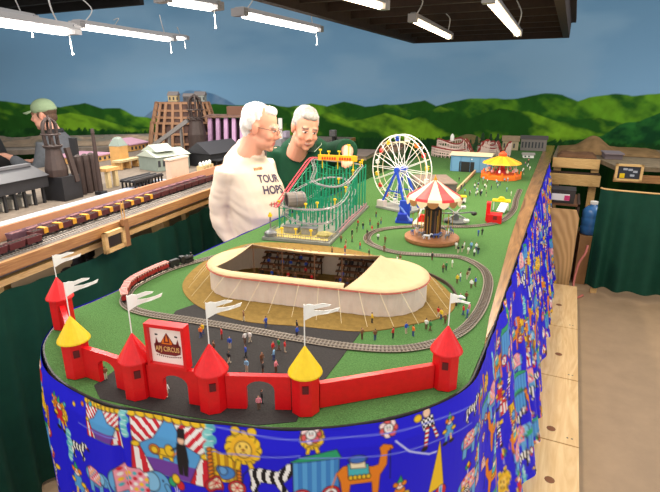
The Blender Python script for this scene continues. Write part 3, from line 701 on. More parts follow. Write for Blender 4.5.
# ------------------------------------------------------------------ red and white carousel
def horse(parent, x, y, z, a, m, sc=1):
    s = .03*sc; R = Matrix.Rotation(a, 3, 'Z'); P = lambda u, v, w_: tuple(Vector((x, y, z))+R@Vector((u*s, v*s, w_*s)))
    b = B(); b.tube([P(-.5, 0, .62), P(-.3, 0, .66), P(.25, 0, .66), P(.45, 0, .72)], [.12*s, .17*s, .16*s, .12*s], 6); b.tube([P(.4, 0, .7), P(.6, 0, 1.02), P(.86, 0, .95)], [.12*s, .09*s, .06*s], 5)
    for u in (-.4, .35):
        for v in (-.1, .1): b.tube([P(u, v, .6), P(u+.12*(1 if v > 0 else -1), v, .05)], [.06*s, .035*s], 4)
    b.tube([P(-.5, 0, .66), P(-.75, 0, .35)], [.05*s, .02*s], 4)
    h = b.build('horse', m, parent); B().cyl(P(0, 0, 0), P(0, 0, 3.6), .0016, n=5).build('brass_pole', mat('brass', (190, 150, 70), .3, metal=.7), h); return h
cp = at(431.5, 240, T); cp.z = G
ca = thing('carousel', 'red and white striped toy carousel on a round brown base', 'carousel', cp)
B().lathe([(.124, 0), (.127, .006), (.127, .018), (.120, .022), (.09, .024), (0.001, .024)], n=36).build('base', mat('carousel_base', (150, 98, 58), .6, .25, 40), ca)
b = B(); b.lathe([(.05, .024), (.05, .03), (.036, .034), (.034, .10), (.036, .15), (.056, .16), (.056, .205)], n=12); b.build('centre_drum', mat('drum_dark', (44, 36, 40), .4, .3, 60), ca)
for i in range(12):
    a = 2*PI*i/12; B().bar((.0375*math.cos(a), .0375*math.sin(a), .034), (.0375*math.cos(a), .0375*math.sin(a), .15), .006).build('drum_panel', [mat('panel_umber', (92, 60, 44), .5), mat('brass_dark', (150, 110, 60), .35, metal=.5)][i % 2], ca)
CRED = mat('canopy_red', (212, 30, 40), .5); CCR = mat('canopy_cream', (240, 216, 176), .5)
b = B(); b.lathe([(.126, .196), (.118, .214), (.08, .236), (.03, .27), (.006, .284)], n=48, ms=lambda i, j: (j//4) % 2); b.build('canopy', [CCR, CRED, CRED] if False else [CRED, CCR], ca)
b = B(); b.lathe([(.004, .28), (.009, .288), (.004, .296), (.0005, .31)], n=8); b.build('finial', mat('gold', (214, 160, 50), .3, metal=.6), ca)
for i in range(16):
    a0 = 2*PI*i/16; b = B(); q = [(a0+2*PI/16*k/6, .198-.016*math.sin(PI*k/6)-.006) for k in range(7)]
    v = [(.127*math.cos(a), .127*math.sin(a), .203) for a, z in q]+[(.127*math.cos(a), .127*math.sin(a), z) for a, z in q]; v += [(x*.985, y*.985, z) for x, y, z in v]
    f = [(k, k+7, k+8, k+1) for k in range(6)]+[(14+k, 15+k, 22+k, 21+k) for k in range(6)]; b.add(v, f); b.build('scalloped_valance', [mat('gold_dark', (160, 110, 60), .5), CCR][i % 2], ca)
for i in range(12):
    a = 2*PI*i/12; R0 = .095 if i % 2 else .072; horse(ca, R0*math.cos(a), R0*math.sin(a), .026, a+PI/2, [mat('horse_white', (220, 222, 228), .4), mat('horse_blue', (70, 90, 150), .4), mat('horse_grey', (110, 112, 120), .4)][i % 3])
# ------------------------------------------------------------------ yellow carousel
yp = at(500.5, 178, T); yp.z = G; ya = thing('swing_carousel', 'yellow-topped toy carousel on an orange platform near the far end', 'carousel', yp)
B().lathe([(.18, 0), (.18, .03), (.165, .036), (.001, .036)], n=9).build('platform', mat('platform_orange', (232, 110, 26), .5), ya)
for i in range(9): a = 2*PI*i/9; B().box((.172*math.cos(a), .172*math.sin(a), .048), (.012, .012, .028), a).build('platform_post', ORG, ya)
B().lathe([(.05, .036), (.045, .06), (.03, .08), (.03, .12), (.05, .135)], n=10).build('centre_drum', mat('drum_red', (190, 36, 40), .5), ya)
b = B(); b.lathe([(.172, .122), (.165, .132), (.10, .158), (.04, .178), (.03, .18)], n=36, ms=lambda i, j: (j//2) % 2); b.build('canopy', [mat('canopy_yellow', (246, 190, 40), .5), mat('canopy_gold', (236, 160, 40), .5)], ya)
B().lathe([(.03, .178), (.036, .19), (.036, .2), (.02, .212), (.004, .222)], n=12).build('crown', mat('crown_orange', (232, 84, 40), .5), ya)
for i in range(12):
    a = 2*PI*i/12; x, y = .13*math.cos(a), .13*math.sin(a); s = B().box((x, y, .068), (.022, .016, .02), a); st_ = s.build('seat', [WHT, CRM, mat('pink', (226, 150, 150), .5)][i % 3], ya)
    B().cyl((x, y, .078), (x*.98, y*.98, .135), .0015, n=4).build('hanger', WHT, st_)
for o_ in (ya,): o_.scale = (.86, .86, .95)
# ------------------------------------------------------------------ buildings on the display
def shed(name, label, p0, p1, depth, h, roofh, wall_m, roof_m, door=None, ov=.012, cat='model building', ridge_across=False):
    p0 = Vector(p0); p1 = Vector(p1); rz = math.atan2(p1.y-p0.y, p1.x-p0.x); w_ = (p1-p0).length
    t = thing(name, label, cat, (p0.x, p0.y, p0.z), rz)
    B().box((w_/2, depth/2, h/2), (w_, depth, h)).build('building_wall', wall_m, t)
    if roofh: B().prism([(-ov, 0), (depth+ov, 0), (depth/2, roofh)], -ov, w_+ov, fr=lambda u, v, k: (k, u, h+.0005+v)).build('roof', roof_m, t)
    else: B().box((w_/2, depth/2, h+.004), (w_+ov, depth+ov, .008)).build('roof', roof_m, t)
    if door:
        x, dw, dh = door; B().box((x*w_, -.001, dh/2), (dw, .004, dh)).build('door', BLK, t)
    return t
a0, a1 = at(450, 171), at(489, 173.5); a0.z = a1.z = G
bb = shed('blue_hall', 'pale blue model hall with open black doorway', a0, a1, .20, .135, .02, mat('hall_blue', (96, 144, 182), .6), CRM, (.42, .125, .085))
B().sph((.175, -.004, .107), .006, 8).build('door_lamp', WHT, bb)
for i in range(5): B().box((.008+i*.078, -.0015, .062), (.006, .003, .124)).build('wall_batten', mat('hall_blue_dark', (76, 122, 160), .6), bb)
a0, a1 = at(419, 196), at(456, 196); a0.z = a1.z = G
shed('flat_roofed_shed', 'flat grey-brown roofed model shed between the ferris wheel and the blue hall', a0, a1, .34, .075, 0, mat('shed_wall', (96, 88, 86), .7, .15, 50), mat('shed_roof', (120, 104, 94), .8, .2, 40))
a0, a1 = at(455, 194), at(475, 173)
tag(B().bar((a0.x, a0.y, G+.012), (a1.x, a1.y, G+.012), .012, .024).build('low_wall', mat('ramp_tan', (206, 168, 128), .7)), 'low cream wall strip running from the blue hall toward the carousel', 'low wall')
def rel(px, py): p = at(px, py); p.z = G; return p
# ticket van
t = thing('ticket_van', 'small white and yellow ticket van behind the red and white carousel', 'van', rel(460, 203), .3)
B().box((0, 0, .022), (.065, .034, .03)).build('van_body', WHT, t); B().box((0, 0, .041), (.072, .042, .006)).build('awning', YEL, t); B().box((0, -.0175, .027), (.03, .002, .012)).build('serving_hatch', BLK, t)
for x in (-.02, .02): B().cyl((x, -.018, .0065), (x, .018, .0065), .0062, n=8).build('wheel_set', BLK, t)
# blue ride
t = thing('blue_ride', 'blue chair-shaped toy ride at the foot of the ferris wheel', 'ride', rel(404, 222), .25)
B().box((0, 0, .006), (.09, .07, .012)).build('base', BLU, t); B().box((.0, .022, .06), (.055, .018, .1)).build('tower_back', BLU, t); B().box((-.01, -.01, .03), (.06, .05, .035), tx=.8).build('seat_block', mat('deep_blue', (34, 54, 170), .4), t)
B().bar((.035, -.03, .012), (-.03, .02, .085), .012, .006).build('slide_rail', mat('steel_blue', (90, 120, 190), .4), t)
t = thing('swing_ride', 'red and white toy swing ride right of the blue chair ride', 'ride', rel(423, 225), .1)
B().box((0, 0, .006), (.10, .09, .012)).build('base', CRM, t); B().box((0, .02, .03), (.06, .03, .036)).build('ride_body', RED, t)
for x in (-.035, .035): B().bar((x, -.03, .012), (x*.3, .0, .085), .006).build('frame_leg', WHT, t)
B().bar((-.02, 0, .085), (.02, 0, .085), .008).build('frame_bar', WHT, t)
t = thing('octopus_ride', 'grey toy ride with spreading arms right of the red and white carousel', 'ride', rel(455, 222), 0)
B().lathe([(.065, 0), (.065, .008), (.02, .012), (.018, .05), (.004, .055)], n=14).build('base', mat('ride_grey', (96, 100, 98), .5), t)
for i in range(6):
    a = 2*PI*i/6+.3; z = .05+.02*math.sin(a); r_ = B().bar((0, 0, .045), (.095*math.cos(a), .095*math.sin(a), z), .006).build('arm', GRY, t)
    B().lathe([(.004, -.02), (.014, -.014), (.016, -.004), (.012, 0)], (.095*math.cos(a), .095*math.sin(a), z), 8).build('car', [BLK, mat('car_white', (210, 210, 206), .4)][i % 2], r_)
t = thing('red_slide', 'bright red L-shaped toy slide tower near the right edge', 'slide', rel(493, 222), .1)
B().box((.005, 0, .022), (.075, .075, .044)).build('low_block', RED, t); B().box((-.03, .02, .05), (.022, .05, .1)).build('high_back', RED, t); B().box((.008, -.038, .03), (.02, .003, .02)).build('opening', DKR, t)
t = thing('white_stand', 'white sloping panel with yellow awning behind the red slide', 'stand', rel(502, 213), .1)
B().bar((-.01, -.02, .008), (.01, .02, .05), .045, .012).build('sloping_panel', WHT, t); B().box((-.01, .05, .06), (.10, .05, .008)).build('awning', YEL, t); B().box((-.01, .05, .072), (.05, .03, .016), tx=.4).build('awning_top', YEL, t)
for x in (-.05, .03): B().cyl((x, .06, 0), (x, .06, .056), .003, n=6).build('awning_post', WHT, t)
# wooden coasters at the far end
def wood_coaster(label, p, R1, R2, h1, h2, m, tail):
    t = thing('wooden_coaster', label, 'roller coaster', p)
    for R, h, z0 in ((R1, h1, 0), (R2, h2, 0)):
        b = B(); n = 28
        for i in range(n):
            a = 2*PI*i/n; c, s = math.cos(a), math.sin(a); hh = h*(1+.15*math.sin(a*2)); b.bar((R*c, R*s, 0), (R*c, R*s, hh), .006)
            a2 = 2*PI*(i+1)/n
            for k in (.35, .65, .95): b.bar((R*c, R*s, hh*k), (R*math.cos(a2), R*math.sin(a2), h*(1+.15*math.sin(a2*2))*k), .010, .012)
        b.build('lattice_ring', m, t)
        b = B(); b.tube([(R*math.cos(2*PI*i/n), R*math.sin(2*PI*i/n), h*(1+.15*math.sin(4*PI*i/n))+.008) for i in range(n)], .007, 5, closed=True); b.build('track_rail', mat('coaster_red', (140, 44, 40), .6), t)
    if tail:
        for j in range(2):
            pts = [(R2+.02+tail*k/8, -.05+.1*j, h2*(.5+.5*math.cos(k*.85))+.03) for k in range(9)]
            b = B(); b.tube(spl(pts, 3), .007, 5); b.build('track_rail', mat('coaster_red', (140, 44, 40), .6), t); b = B()
            for q in pts: b.bar((q[0], q[1], 0), q, .008)
            for q, r_ in zip(pts, pts[1:]): b.bar((q[0], q[1], q[2]*.5), (r_[0], r_[1], r_[2]*.5), .006)
            b.build('trestle', m, t)
    return t
PKW = mat('coaster_white', (216, 192, 184), .6)
t = wood_coaster('round white wooden model coaster behind the blue hall', rel(449, 156), .18, .13, .08, .15, PKW, .24)
B().lathe([(.02, .16), (.02, .2), (.012, .22), (.001, .23)], (.02, 0, 0), 8).build('lookout', WHT, t)
wood_coaster('white and red wooden model coaster behind the yellow carousel', rel(487, 155), .10, .07, .08, .115, PKW, .14)
# houses and trees at the far end
TR_ = mat('tan_roof', (150, 128, 100), .8, .15, 30)
for px, py, w_, d, h, rh, lab, wm, rm_ in ((502, 150, .17, .16, .10, .055, 'tan hip-roofed model house left of the far pavilion', mat('house_tan', (176, 158, 128), .7), TR_), (520, 150.5, .27, .22, .13, .03, 'long grey model pavilion at the far right end of the turf', mat('house_grey', (122, 116, 112), .7), mat('dark_roof', (84, 76, 72), .8)), (523, 158, .10, .07, .03, .02, 'small white porch building beside the yellow carousel', WHT, mat('grey_roof', (150, 146, 140), .8))):
    p = rel(px, py); t = shed('model_house', lab, p, p+Vector((w_, .02, 0)), d, h, rh, wm, rm_)
    for k in range(int(w_/.035)): B().box((.02+k*.035, -.001, h*.5), (.016, .003, h*.5)).build('window', mat('glass_dark', (50, 54, 60), .3), t)
FOL = mat('conifer_green', (36, 66, 34), .9, .35, 60, .5)
for i, (px, py, h) in enumerate(((470, 148, .10), (476, 147, .13), (482, 146, .16), (490, 145, .14), (497, 146, .15), (474, 151, .09), (504, 145, .12), (470, 153, .07))):
    t = thing('model_tree', f'dark green model conifer, {nth(i+1)} tree of the far grove', 'tree', rel(px, py), 0, 'model conifers at the far end')
    B().cyl((0, 0, 0), (0, 0, h*.3), .006, n=6).build('trunk', BRN, t); b = B()
    for k in range(4): b.lathe([(h*(.30-.06*k), h*(.12+.2*k)), (h*.08, h*(.34+.2*k)), (.001, h*(.4+.2*k))], n=9, ph=k)
    b.build('foliage', FOL, t)
tag(B().lathe([(.20, 0), (.17, .04), (.11, .08), (.05, .1), (.001, .105)], n=16).build('model_hill', mat('hill_earth', (120, 104, 62), .95, .25, 40, .5), None, loc=tuple(rel(460, 147)+Vector((0, .55, .0)))), 'low earthen model hill behind the far coasters', 'hill')
# ================================================================== THE RAILROAD LAYOUT ON THE LEFT
LT = 1.12
P0 = Vector((-1.911, 1.085, 0)); P1 = Vector((-2.11, 2.611, 0)); DV = (P1-P0).normalized(); NV = Vector((-DV.y, DV.x, 0)); LR = math.atan2(DV.y, DV.x)
def L(a, b_, z=LT): p = P0+DV*a+NV*b_; return Vector((p.x, p.y, z))
def ab(px, py, z=LT): p = at(px, py, z)-P0; p.z = 0; return p.dot(DV), p.dot(NV)
LG = LT+.001
def lp0(px, py, z=LT+.001): p = at(px, py, LT); p.z = z; return p
lay_ = thing('railroad_table', 'long left-hand railroad layout table with pine edge board', 'table', L(0, 0, 0), LR)
B().box((2.1, .9, LT-.03), (6.2, 1.8, .06)).build('tabletop', mat('layout_ground', (116, 104, 92), .9, .25, 25, .2), lay_)
B().box((2.1, -.012, LT-.022), (6.2, .02, .046)).build('edge_board', wood('edge_pine', (150, 102, 58), (190, 140, 86), (3, 30, 30), 4, .5), lay_)
B().box((2.1, .035, LT-.09), (6.2, .05, .025)).build('lower_rail', PINE, lay_)
for a in (-.6, 1.2, 3.0, 4.9):
    for b_ in (.15, 1.6): B().box((a, b_, (LT-.06)/2), (.06, .06, LT-.06)).build('leg', PINE, lay_)
# skirt curtain
GC = mat('green_cloth', (16, 62, 46), .75, .12, 14, spec=.2)
a = np.linspace(-1.0, 5.1, 420); zz = np.linspace(.02, LT-.125, 24); AA, Z2 = np.meshgrid(a, zz)
k = 1-(Z2-.02)/(LT-.125)
off = .03+.016*np.sin(AA*34+2*np.sin(AA*5))*(.5+k)+.03*k*np.sin(AA*9+1)+.01*(fbm(AA*3, Z2*4, 44)-.5)
X = P0.x+DV.x*AA+NV.x*(off-.012); Y = P0.y+DV.y*AA+NV.y*(off-.012)
Z3 = Z2-(.02*np.abs(np.sin(AA*4.2)))*(Z2 > LT-.2)
o = grid_mesh('green_curtain', X, Y, Z3, None, GC); tag(o, 'dark green curtain hanging under the left railroad table', 'curtain')
# tracks
LB = mat('mill_ballast', (138, 134, 132), .9, .3, 120)
for i, b_ in enumerate((.045, .105, .165)):
    track([L(-.9+1.5*k, b_) for k in range(5)], ('front empty railway track along the edge of the left railroad table', 'middle railway track carrying the ore train on the left table', 'inner railway track against the tan backing board on the left table')[i], z=LT+.0005, gauge=.024, r=.0018, name='railway_track', tie=.016, bed=LB, sm=10)
tag(B().box((0, 0, .032), (3.5, .012, .064)).build('backing_board', mat('backing_tan', (190, 134, 100), .7, .08, 8), None, loc=L(.9, .232, LG), rz=LR), 'long low tan backing board behind the ore trains', 'board')
tag(B().box((0, 0, .004), (1.6, .06, .008)).build('model_road', mat('road_pale', (176, 184, 204), .7, .08, 20), None, loc=lp0(78, 204), rz=LR), 'pale bluish model road strip beside the black trestle building', 'road')
# ore cars
MAR = mat('ore_maroon', (86, 34, 36), .6, .2, 60); MAR2 = mat('ore_purple', (104, 70, 84), .6, .2, 60); OCH = mat('ore_yellow', (206, 148, 40), .5)
LC = .082
def ore_car(body, end, load):
    t = thing('ore_car', 'ore car', 'ore car')
    b = B(); v = []
    b.add([(-.034, -.014, .012), (.034, -.014, .012), (.034, .014, .012), (-.034, .014, .012), (-.037, -.019, .040), (.037, -.019, .040), (.037, .019, .040), (-.037, .019, .040), (-.034, -.016, .040), (.034, -.016, .040), (.034, .016, .040), (-.034, .016, .040), (-.03, -.012, .028), (.03, -.012, .028), (.03, .012, .028), (-.03, .012, .028)],
          [(3, 2, 1, 0), (0, 1, 5, 4), (1, 2, 6, 5), (2, 3, 7, 6), (3, 0, 4, 7), (4, 5, 9, 8), (5, 6, 10, 9), (6, 7, 11, 10), (7, 4, 8, 11), (8, 9, 13, 12), (9, 10, 14, 13), (10, 11, 15, 14), (11, 8, 12, 15), (12, 13, 14, 15)])
    b.build('hopper_body', body, t)
    for x in (-.027, .027):
        b = B(); b.box((x, 0, .008), (.022, .02, .006))
        for d in (-.007, .007): b.cyl((x+d, -.013, .0085), (x+d, .013, .0085), .0065, n=8)
        b.build('bogie', BLK, t)
    if end:
        b = B(); b.box((.03, -.0195, .030), (.022, .003, .022)); b.box((.03, .0195, .030), (.022, .003, .022)); b.box((.037, 0, .03), (.004, .036, .02)); b.box((.03, 0, .0425), (.02, .04, .003)); b.build('yellow_end', OCH, t)
    b = B()
    for k in range(4): b.sph((-.022+.0147*k, 0, .034), (.010, .011, .008), 6)
    b.build('ore_load', load, t)
    return t
ORE = mat('ore_dark', (60, 48, 44), .95, .3, 90); ORE2 = mat('ore_pinkish', (140, 100, 100), .95, .3, 90)
kinds = [ore_car(MAR, False, ORE), ore_car(MAR, True, ORE), ore_car(MAR2, False, ORE2)]
used = set()
def put_car(kd, p, lab, grp):
    o = kinds[kd]
    if kd in used: o = dup(o, p, LR, lab, grp)
    else: used.add(kd); o.location = p; o.rotation_euler = (0, 0, LR); tag(o, lab, None, grp)
a_y = ab(14, 244)[0]; RH = LT+.0055
nf = [0, 0, 0]
for i in range(-3, 20):
    aa = a_y+i*LC
    kd = 0 if i < 1 else (1 if i < 11 else 0); j = i+4
    if i < 1: lab = f'plain maroon ore car, {nth(1-i+0)} to the left of the yellow-ended cars, front train'; g = 'maroon cars ahead of the yellow-ended cars'
    elif i < 11: lab = f'yellow-ended ore car, {nth(i)} from the left in the front ore train'; g = 'yellow-ended ore cars'
    else: lab = f'maroon ore car in the front train, {nth(i-10)} behind the yellow-ended cars'; g = 'maroon cars behind the yellow-ended cars'
    put_car(kd, L(aa, .105 if i > 0 else .045, RH), lab, g)
for i in range(0, 19):
    put_car(2, L(a_y+.03+i*LC, .165, RH), f'purplish ore car, {nth(i+1)} from the left in the back row beside the tan board', 'purplish cars of the back row')
# little framed screen and wooden post at the table edge
t = thing('framed_screen', 'small wood framed screen fixed in front of the left green curtain', 'screen', L(*ab(116, 246, 1.02)[:1], -.05, 1.0), LR)
b = B()
for c, d in (((0, 0, .01), (.14, .02, .02)), ((0, 0, .09), (.14, .02, .02)), ((-.06, 0, .05), (.02, .02, .1)), ((.06, 0, .05), (.02, .02, .1))): b.box(c, d)
b.build('frame', PINE, t); B().box((0, .003, .05), (.1, .006, .06)).build('screen_glass', mat('screen_dark', (54, 46, 38), .2), t); B().box((0, .014, .06), (.04, .016, .03)).build('bracket', PINE, t)
a5 = ab(135, 222)[0]
t = thing('edge_post', 'short wooden signal post fixed to the edge of the left railroad table', 'post', L(a5, -.036, LT-.13), LR)
B().box((0, 0, .07), (.035, .022, .14)).build('post_block', mat('post_wood', (150, 104, 62), .7, .15, 20), t)
for x in (-.01, .008): B().cyl((x, 0, .14), (x, 0, .23), .003, n=6).build('post_rod', mat('rod_tan', (196, 150, 90), .5), t)
# ------------------------------------------------------------------ steel mill
BK2 = mat('mill_black', (26, 26, 30), .55, .15, 30); BRK = mat('mill_brown', (52, 38, 34), .6, .2, 30)
def lp(px, py, z=LG): p = at(px, py, LT); p.z = z; return p
def wpx(px, py): return (at(px+1, py, LT)-at(px, py, LT)).length
# black trestle building (open underneath)
p = lp(21, 208); t = thing('ore_bridge_shed', 'black gable-roofed mill shed standing on open legs at far left', 'shed', p, LR); t.scale = (1.12, 1.12, 1.25)
b = B(); b.prism([(-.10, 0), (.10, 0), (.10, .05), (0, .085), (-.10, .05)], -.17, .15, fr=lambda u, v, w_: (w_, u+.06, .075+v)); b.build('shed_body', BK2, t)
B().prism([(-.11, .049), (.11, .049), (.0, .09)], -.175, .155, fr=lambda u, v, w_: (w_, u+.06, .078+v)).build('roof', mat('roof_slate', (62, 62, 66), .5), t)
B().box((-.01, .06, .172), (.3, .03, .012)).build('roof_vent', mat('vent_grey', (96, 96, 100), .5), t)
for i in range(6):
    for y in (-.02, .14): B().box((-.15+.055*i, y, .038), (.012, .012, .076)).build('leg', BK2, t)
for i in range(5): B().box((-.13+.055*i, .06, .02), (.03, .1, .04)).build('slab_pile', mat('slab_white', (196, 192, 184), .7, .1, 40), t)
# furnace
p = lp(76, 199); t = thing('blast_furnace', 'tall black blast furnace with ringed top in front of the capped person', 'furnace', p, LR)
B().box((-.01, .08, .07), (.14, .16, .14)).build('furnace_house', BK2, t)
b = B(); b.lathe([(.06, .14), (.062, .18), (.046, .26), (.04, .30), (.05, .305), (.05, .315), (.03, .32)], (-.03, .08, 0), 14); b.build('furnace_stack', BRK, t)
for k in range(6):
    a_ = 2*PI*k/6; x, y = .036*math.cos(a_)-.03, .036*math.sin(a_)+.08; B().tube(spl([(x, y, .31), (x*1.15-.0, y, .38), (x, y, .44), (-.03+.2*(x+.03), .08+.2*(y-.08), .47)], 4), .007, 6).build('uptake_pipe', BRK, t)
for z in (.315, .38): B().tube([(-.03+.05*math.cos(i*PI/9), .08+.05*math.sin(i*PI/9), z) for i in range(18)], .005, 6, closed=True).build('walkway_ring', BRK, t)
B().cyl((-.03, .08, .46), (-.03, .08, .485), .012, .006, 8).build('top_vent', BRK, t)
B().bar((.03, -.0, .10), (.02, .03, .30), .03, .02).build('skip_hoist', BRK, t)
p = lp(93, 193); t = thing('hot_stoves', 'row of dark brown cylindrical stoves beside the blast furnace', 'stoves', p, LR)
for k in range(3): B().lathe([(.026, .0), (.026, .21), (.022, .235), (.008, .245)], (-.05+.055*k, .03, 0), 12).build('stove', BRK, t)
B().box((0, .03, .06), (.18, .012, .008)).build('stove_walkway', BK2, t)
p = lp(99, 195); t = thing('tall_chimney', 'thin tall black chimney rising beside the brown stoves', 'chimney', p, LR); B().lathe([(.016, 0), (.010, .37), (.012, .375), (.009, .40)], (.02, 0, 0), 10).build('chimney_shaft', BRK, t); B().box((.02, 0, .01), (.05, .05, .02)).build('plinth', BK2, t)
p = lp(80, 186); tag(B().box((0, 0, .16), (.02, .05, .32)).build('black_pylon', BK2, None, loc=p, rz=LR), 'black pylon standing between blast furnace and stoves', 'pylon')
CR2 = mat('mill_cream', (192, 170, 126), .7, .08, 20); OCR = mat('mill_ochre', (196, 150, 90), .7, .1, 20)
p = lp(113, 187); t = thing('cream_columns', 'pair of cream posts carrying a beam behind the brown stoves', 'columns', p, LR)
for x in (-.035, .035): B().box((x, 0, .055), (.026, .026, .11)).build('column', CR2, t)
B().box((0, .03, .12), (.13, .1, .02)).build('beam', OCR, t)
p = lp(147, 186); t = thing('black_deck', 'long low black loading deck on many short posts', 'deck', p, LR)
B().box((0, .03, .052), (.30, .12, .012)).build('deck_top', BK2, t)
for i in range(9):
    for y in (-.02, .08): B().box((-.14+.035*i, y, .023), (.009, .009, .046)).build('post', BK2, t)
for y in (-.02, .03, .08): B().box((0, y, .063), (.3, .006, .008)).build('deck_rail', mat('rail_grey', (80, 78, 80), .5), t)
p = lp(179, 184); t = thing('stone_block', 'tall pale tan stone wall block with small arch beside the ore train', 'wall block', p, LR); t.scale = (1.15, 1, 1.35)
B().prism([(-.09, 0), (-.07, 0), (-.07, .03), (-.06, .045), (-.045, .045), (-.035, .03), (-.035, 0), (.09, 0), (.09, .13), (-.09, .125)], -.02, .02, fr=lambda u, v, w_: (u, w_, v)).build('block', mat('stone_tan', (204, 178, 158), .8, .05, 30), t)
B().box((0, 0, .132), (.19, .048, .008)).build('coping', mat('stone_cap', (216, 194, 176), .8), t)
p = lp(206, 174); t = thing('cream_bunkers', 'row of cream bunkers with white tops right of the stone block', 'bunkers', p, LR)
for k in range(4): B().box((-.07+.045*k, 0, .035), (.026, .05, .07)).build('bunker', CR2, t); B().lathe([(.01, .07), (.012, .09), (.004, .1)], (-.07+.045*k, 0, 0), 8).build('bunker_top', WHT, t)
B().box((0, .03, .012), (.26, .05, .024)).build('bunker_base', OCR, t)
GG = mat('mill_greygreen', (126, 138, 130), .6, .06, 30); GR3 = mat('mill_roof_green', (176, 184, 172), .6)
a0, a1 = lp(158, 172), lp(190, 167); t = shed('rolling_mill', 'grey-green rolling mill with pale ridged roof', a0, a1, .24, .11, .05, GG, GR3)
for k in range(7): B().box((.02+.045*k, -.001, .06), (.022, .003, .05)).build('window', mat('glass_dark', (50, 54, 60), .3), t)
B().prism([(.02, 0), (.22, 0), (.12, .05)], .02, .2, fr=lambda u, v, k: (k, u, .150+v)).build('upper_roof', GR3, t)
a0, a1 = lp(211, 168), lp(243, 162); t = shed('casting_house', 'black gabled casting house below the conveyor', a0, a1, .26, .11, .09, BK2, mat('cast_roof', (44, 44, 50), .6))
for k in range(8): B().box((.01+.05*k, -.06, .03), (.012, .012, .06)).build('porch_post', BK2, t)
B().box((.2, -.05, .064), (.42, .1, .008)).build('porch_roof', BK2, t)
p = lp(199, 158); t = thing('dark_furnace', 'second dark blast furnace with looped pipes rising behind the casting house', 'furnace', p, LR)
B().lathe([(.08, 0), (.085, .22), (.06, .34), (.065, .35), (.05, .36)], n=14).build('furnace_stack', BRK, t)
for k in range(5): a_ = 2*PI*k/5; B().tube(spl([(.045*math.cos(a_), .045*math.sin(a_), .35), (.06*math.cos(a_), .06*math.sin(a_), .44), (.05*math.cos(a_), .05*math.sin(a_), .53), (0, 0, .57)], 4), .010, 6).build('uptake_pipe', BRK, t)
for z in (.37, .44): B().tube([(.075*math.cos(i*PI/9), .075*math.sin(i*PI/9), z) for i in range(18)], .006, 6, closed=True).build('walkway_ring', BRK, t)
q0 = lp(141, 158); t = thing('conveyor', 'long grey inclined conveyor bridge climbing to the dark furnace', 'conveyor', q0, 0)
e = p-q0; e = Vector((e.x, e.y, .40)); e *= .86; B().bar((0, 0, .03), e, .05, .035).build('conveyor_gallery', mat('conveyor_grey', (110, 106, 104), .6), t)
for f in (.3, .6, .85):
    q = e*f; B().bar((q.x, q.y, 0), (q.x, q.y, q.z+.0), .02).build('trestle_leg', mat('conveyor_grey', (110, 106, 104), .6), t)
p = lp(126, 168); t = thing('ochre_tower_house', 'ochre mill building with grey hopper roof left of the conveyor', 'building', p, LR)
B().box((0, .05, .09), (.1, .1, .18)).build('tower_wall', OCR, t); B().lathe([(.075, .18), (.035, .24), (.02, .25)], (0, .05, 0), 4, ph=PI/4).build('hopper_roof', GG, t)
for i in range(3): B().box((-.10+.1*i, -.02, .03), (.02, .06, .06)).build('pier', OCR, t)
B().box((0, -.02, .068), (.26, .08, .016)).build('pier_beam', CR2, t)
PNK = mat('mill_pink', (196, 150, 172), .75, .08, 20); PNK2 = mat('mill_lilac', (178, 140, 176), .75, .08, 20)
for i, (px, py, w_, d, h, lab) in enumerate(((98, 162, .36, .34, .05, 'flat pink mill roof behind the brown stoves'), (140, 150, .3, .22, .06, 'sloping pink mill building beyond the conveyor foot'))):
    p = lp(px, py); t = thing('pink_mill', lab, 'building', p, LR); B().box((0, d/2, h/2), (w_, d, h)).build('building_wall', OCR, t)
    b = B(); b.add([(-w_/2-.01, -.01, h+.001), (w_/2+.01, -.01, h+.001), (w_/2+.01, d+.01, h+.04*i+.001), (-w_/2-.01, d+.01, h+.04*i+.001), (-w_/2-.01, -.01, h+.013), (w_/2+.01, -.01, h+.013), (w_/2+.01, d+.01, h+.04*i+.013), (-w_/2-.01, d+.01, h+.04*i+.013)], [(3, 2, 1, 0), (4, 5, 6, 7), (0, 1, 5, 4), (1, 2, 6, 5), (2, 3, 7, 6), (3, 0, 4, 7)]); b.build('roof', PNK, t)
    for k in range(int(w_/.06)): B().box((-w_/2+.03+.06*k, -.001, h*.5), (.025, .004, h*.5)).build('window', mat('glass_dark', (50, 54, 60), .3), t)
# tall curved trestle hill with buildings on top
TRS = mat('trestle_tan', (150, 112, 84), .75, .15, 20)
L3Z = 1.12
far = thing('back_table', 'rear scenery table along the mural behind the steel mill', 'table', (0, 0, 0))
poly = [tuple(L(-1.2, 3.7))[:2], tuple(L(2.2, 3.7))[:2], tuple(L(3.0, 2.75))[:2], tuple(L(3.6, 1.86))[:2], tuple(L(5.15, 1.86))[:2]]+[(float(x)*.985, float(y)*.985) for x, y in wp[::-6] if x < -4.5 and y > 2.6]
B().prism(poly, L3Z-.05, L3Z).build('tabletop', mat('rear_ground', (140, 128, 116), .95, .3, 12, .3), far)
for q in ((-6.2, 3.6), (-4.4, 4.9), (-5.6, 4.6)): B().box((*q, (L3Z-.05)/2), (.07, .07, L3Z-.05)).build('leg', PINE, far)
def fp_(px, py, dep): p = atd(px, py, dep); return p
tc = atd(187, 150, 5.35); tc.z = L3Z+.014
t = thing('trestle_bridge', 'big curved brown timber trestle mound behind the mill', 'trestle', tc, YAW); t.scale = (1.08, 1.08, 1.08)
n = 12
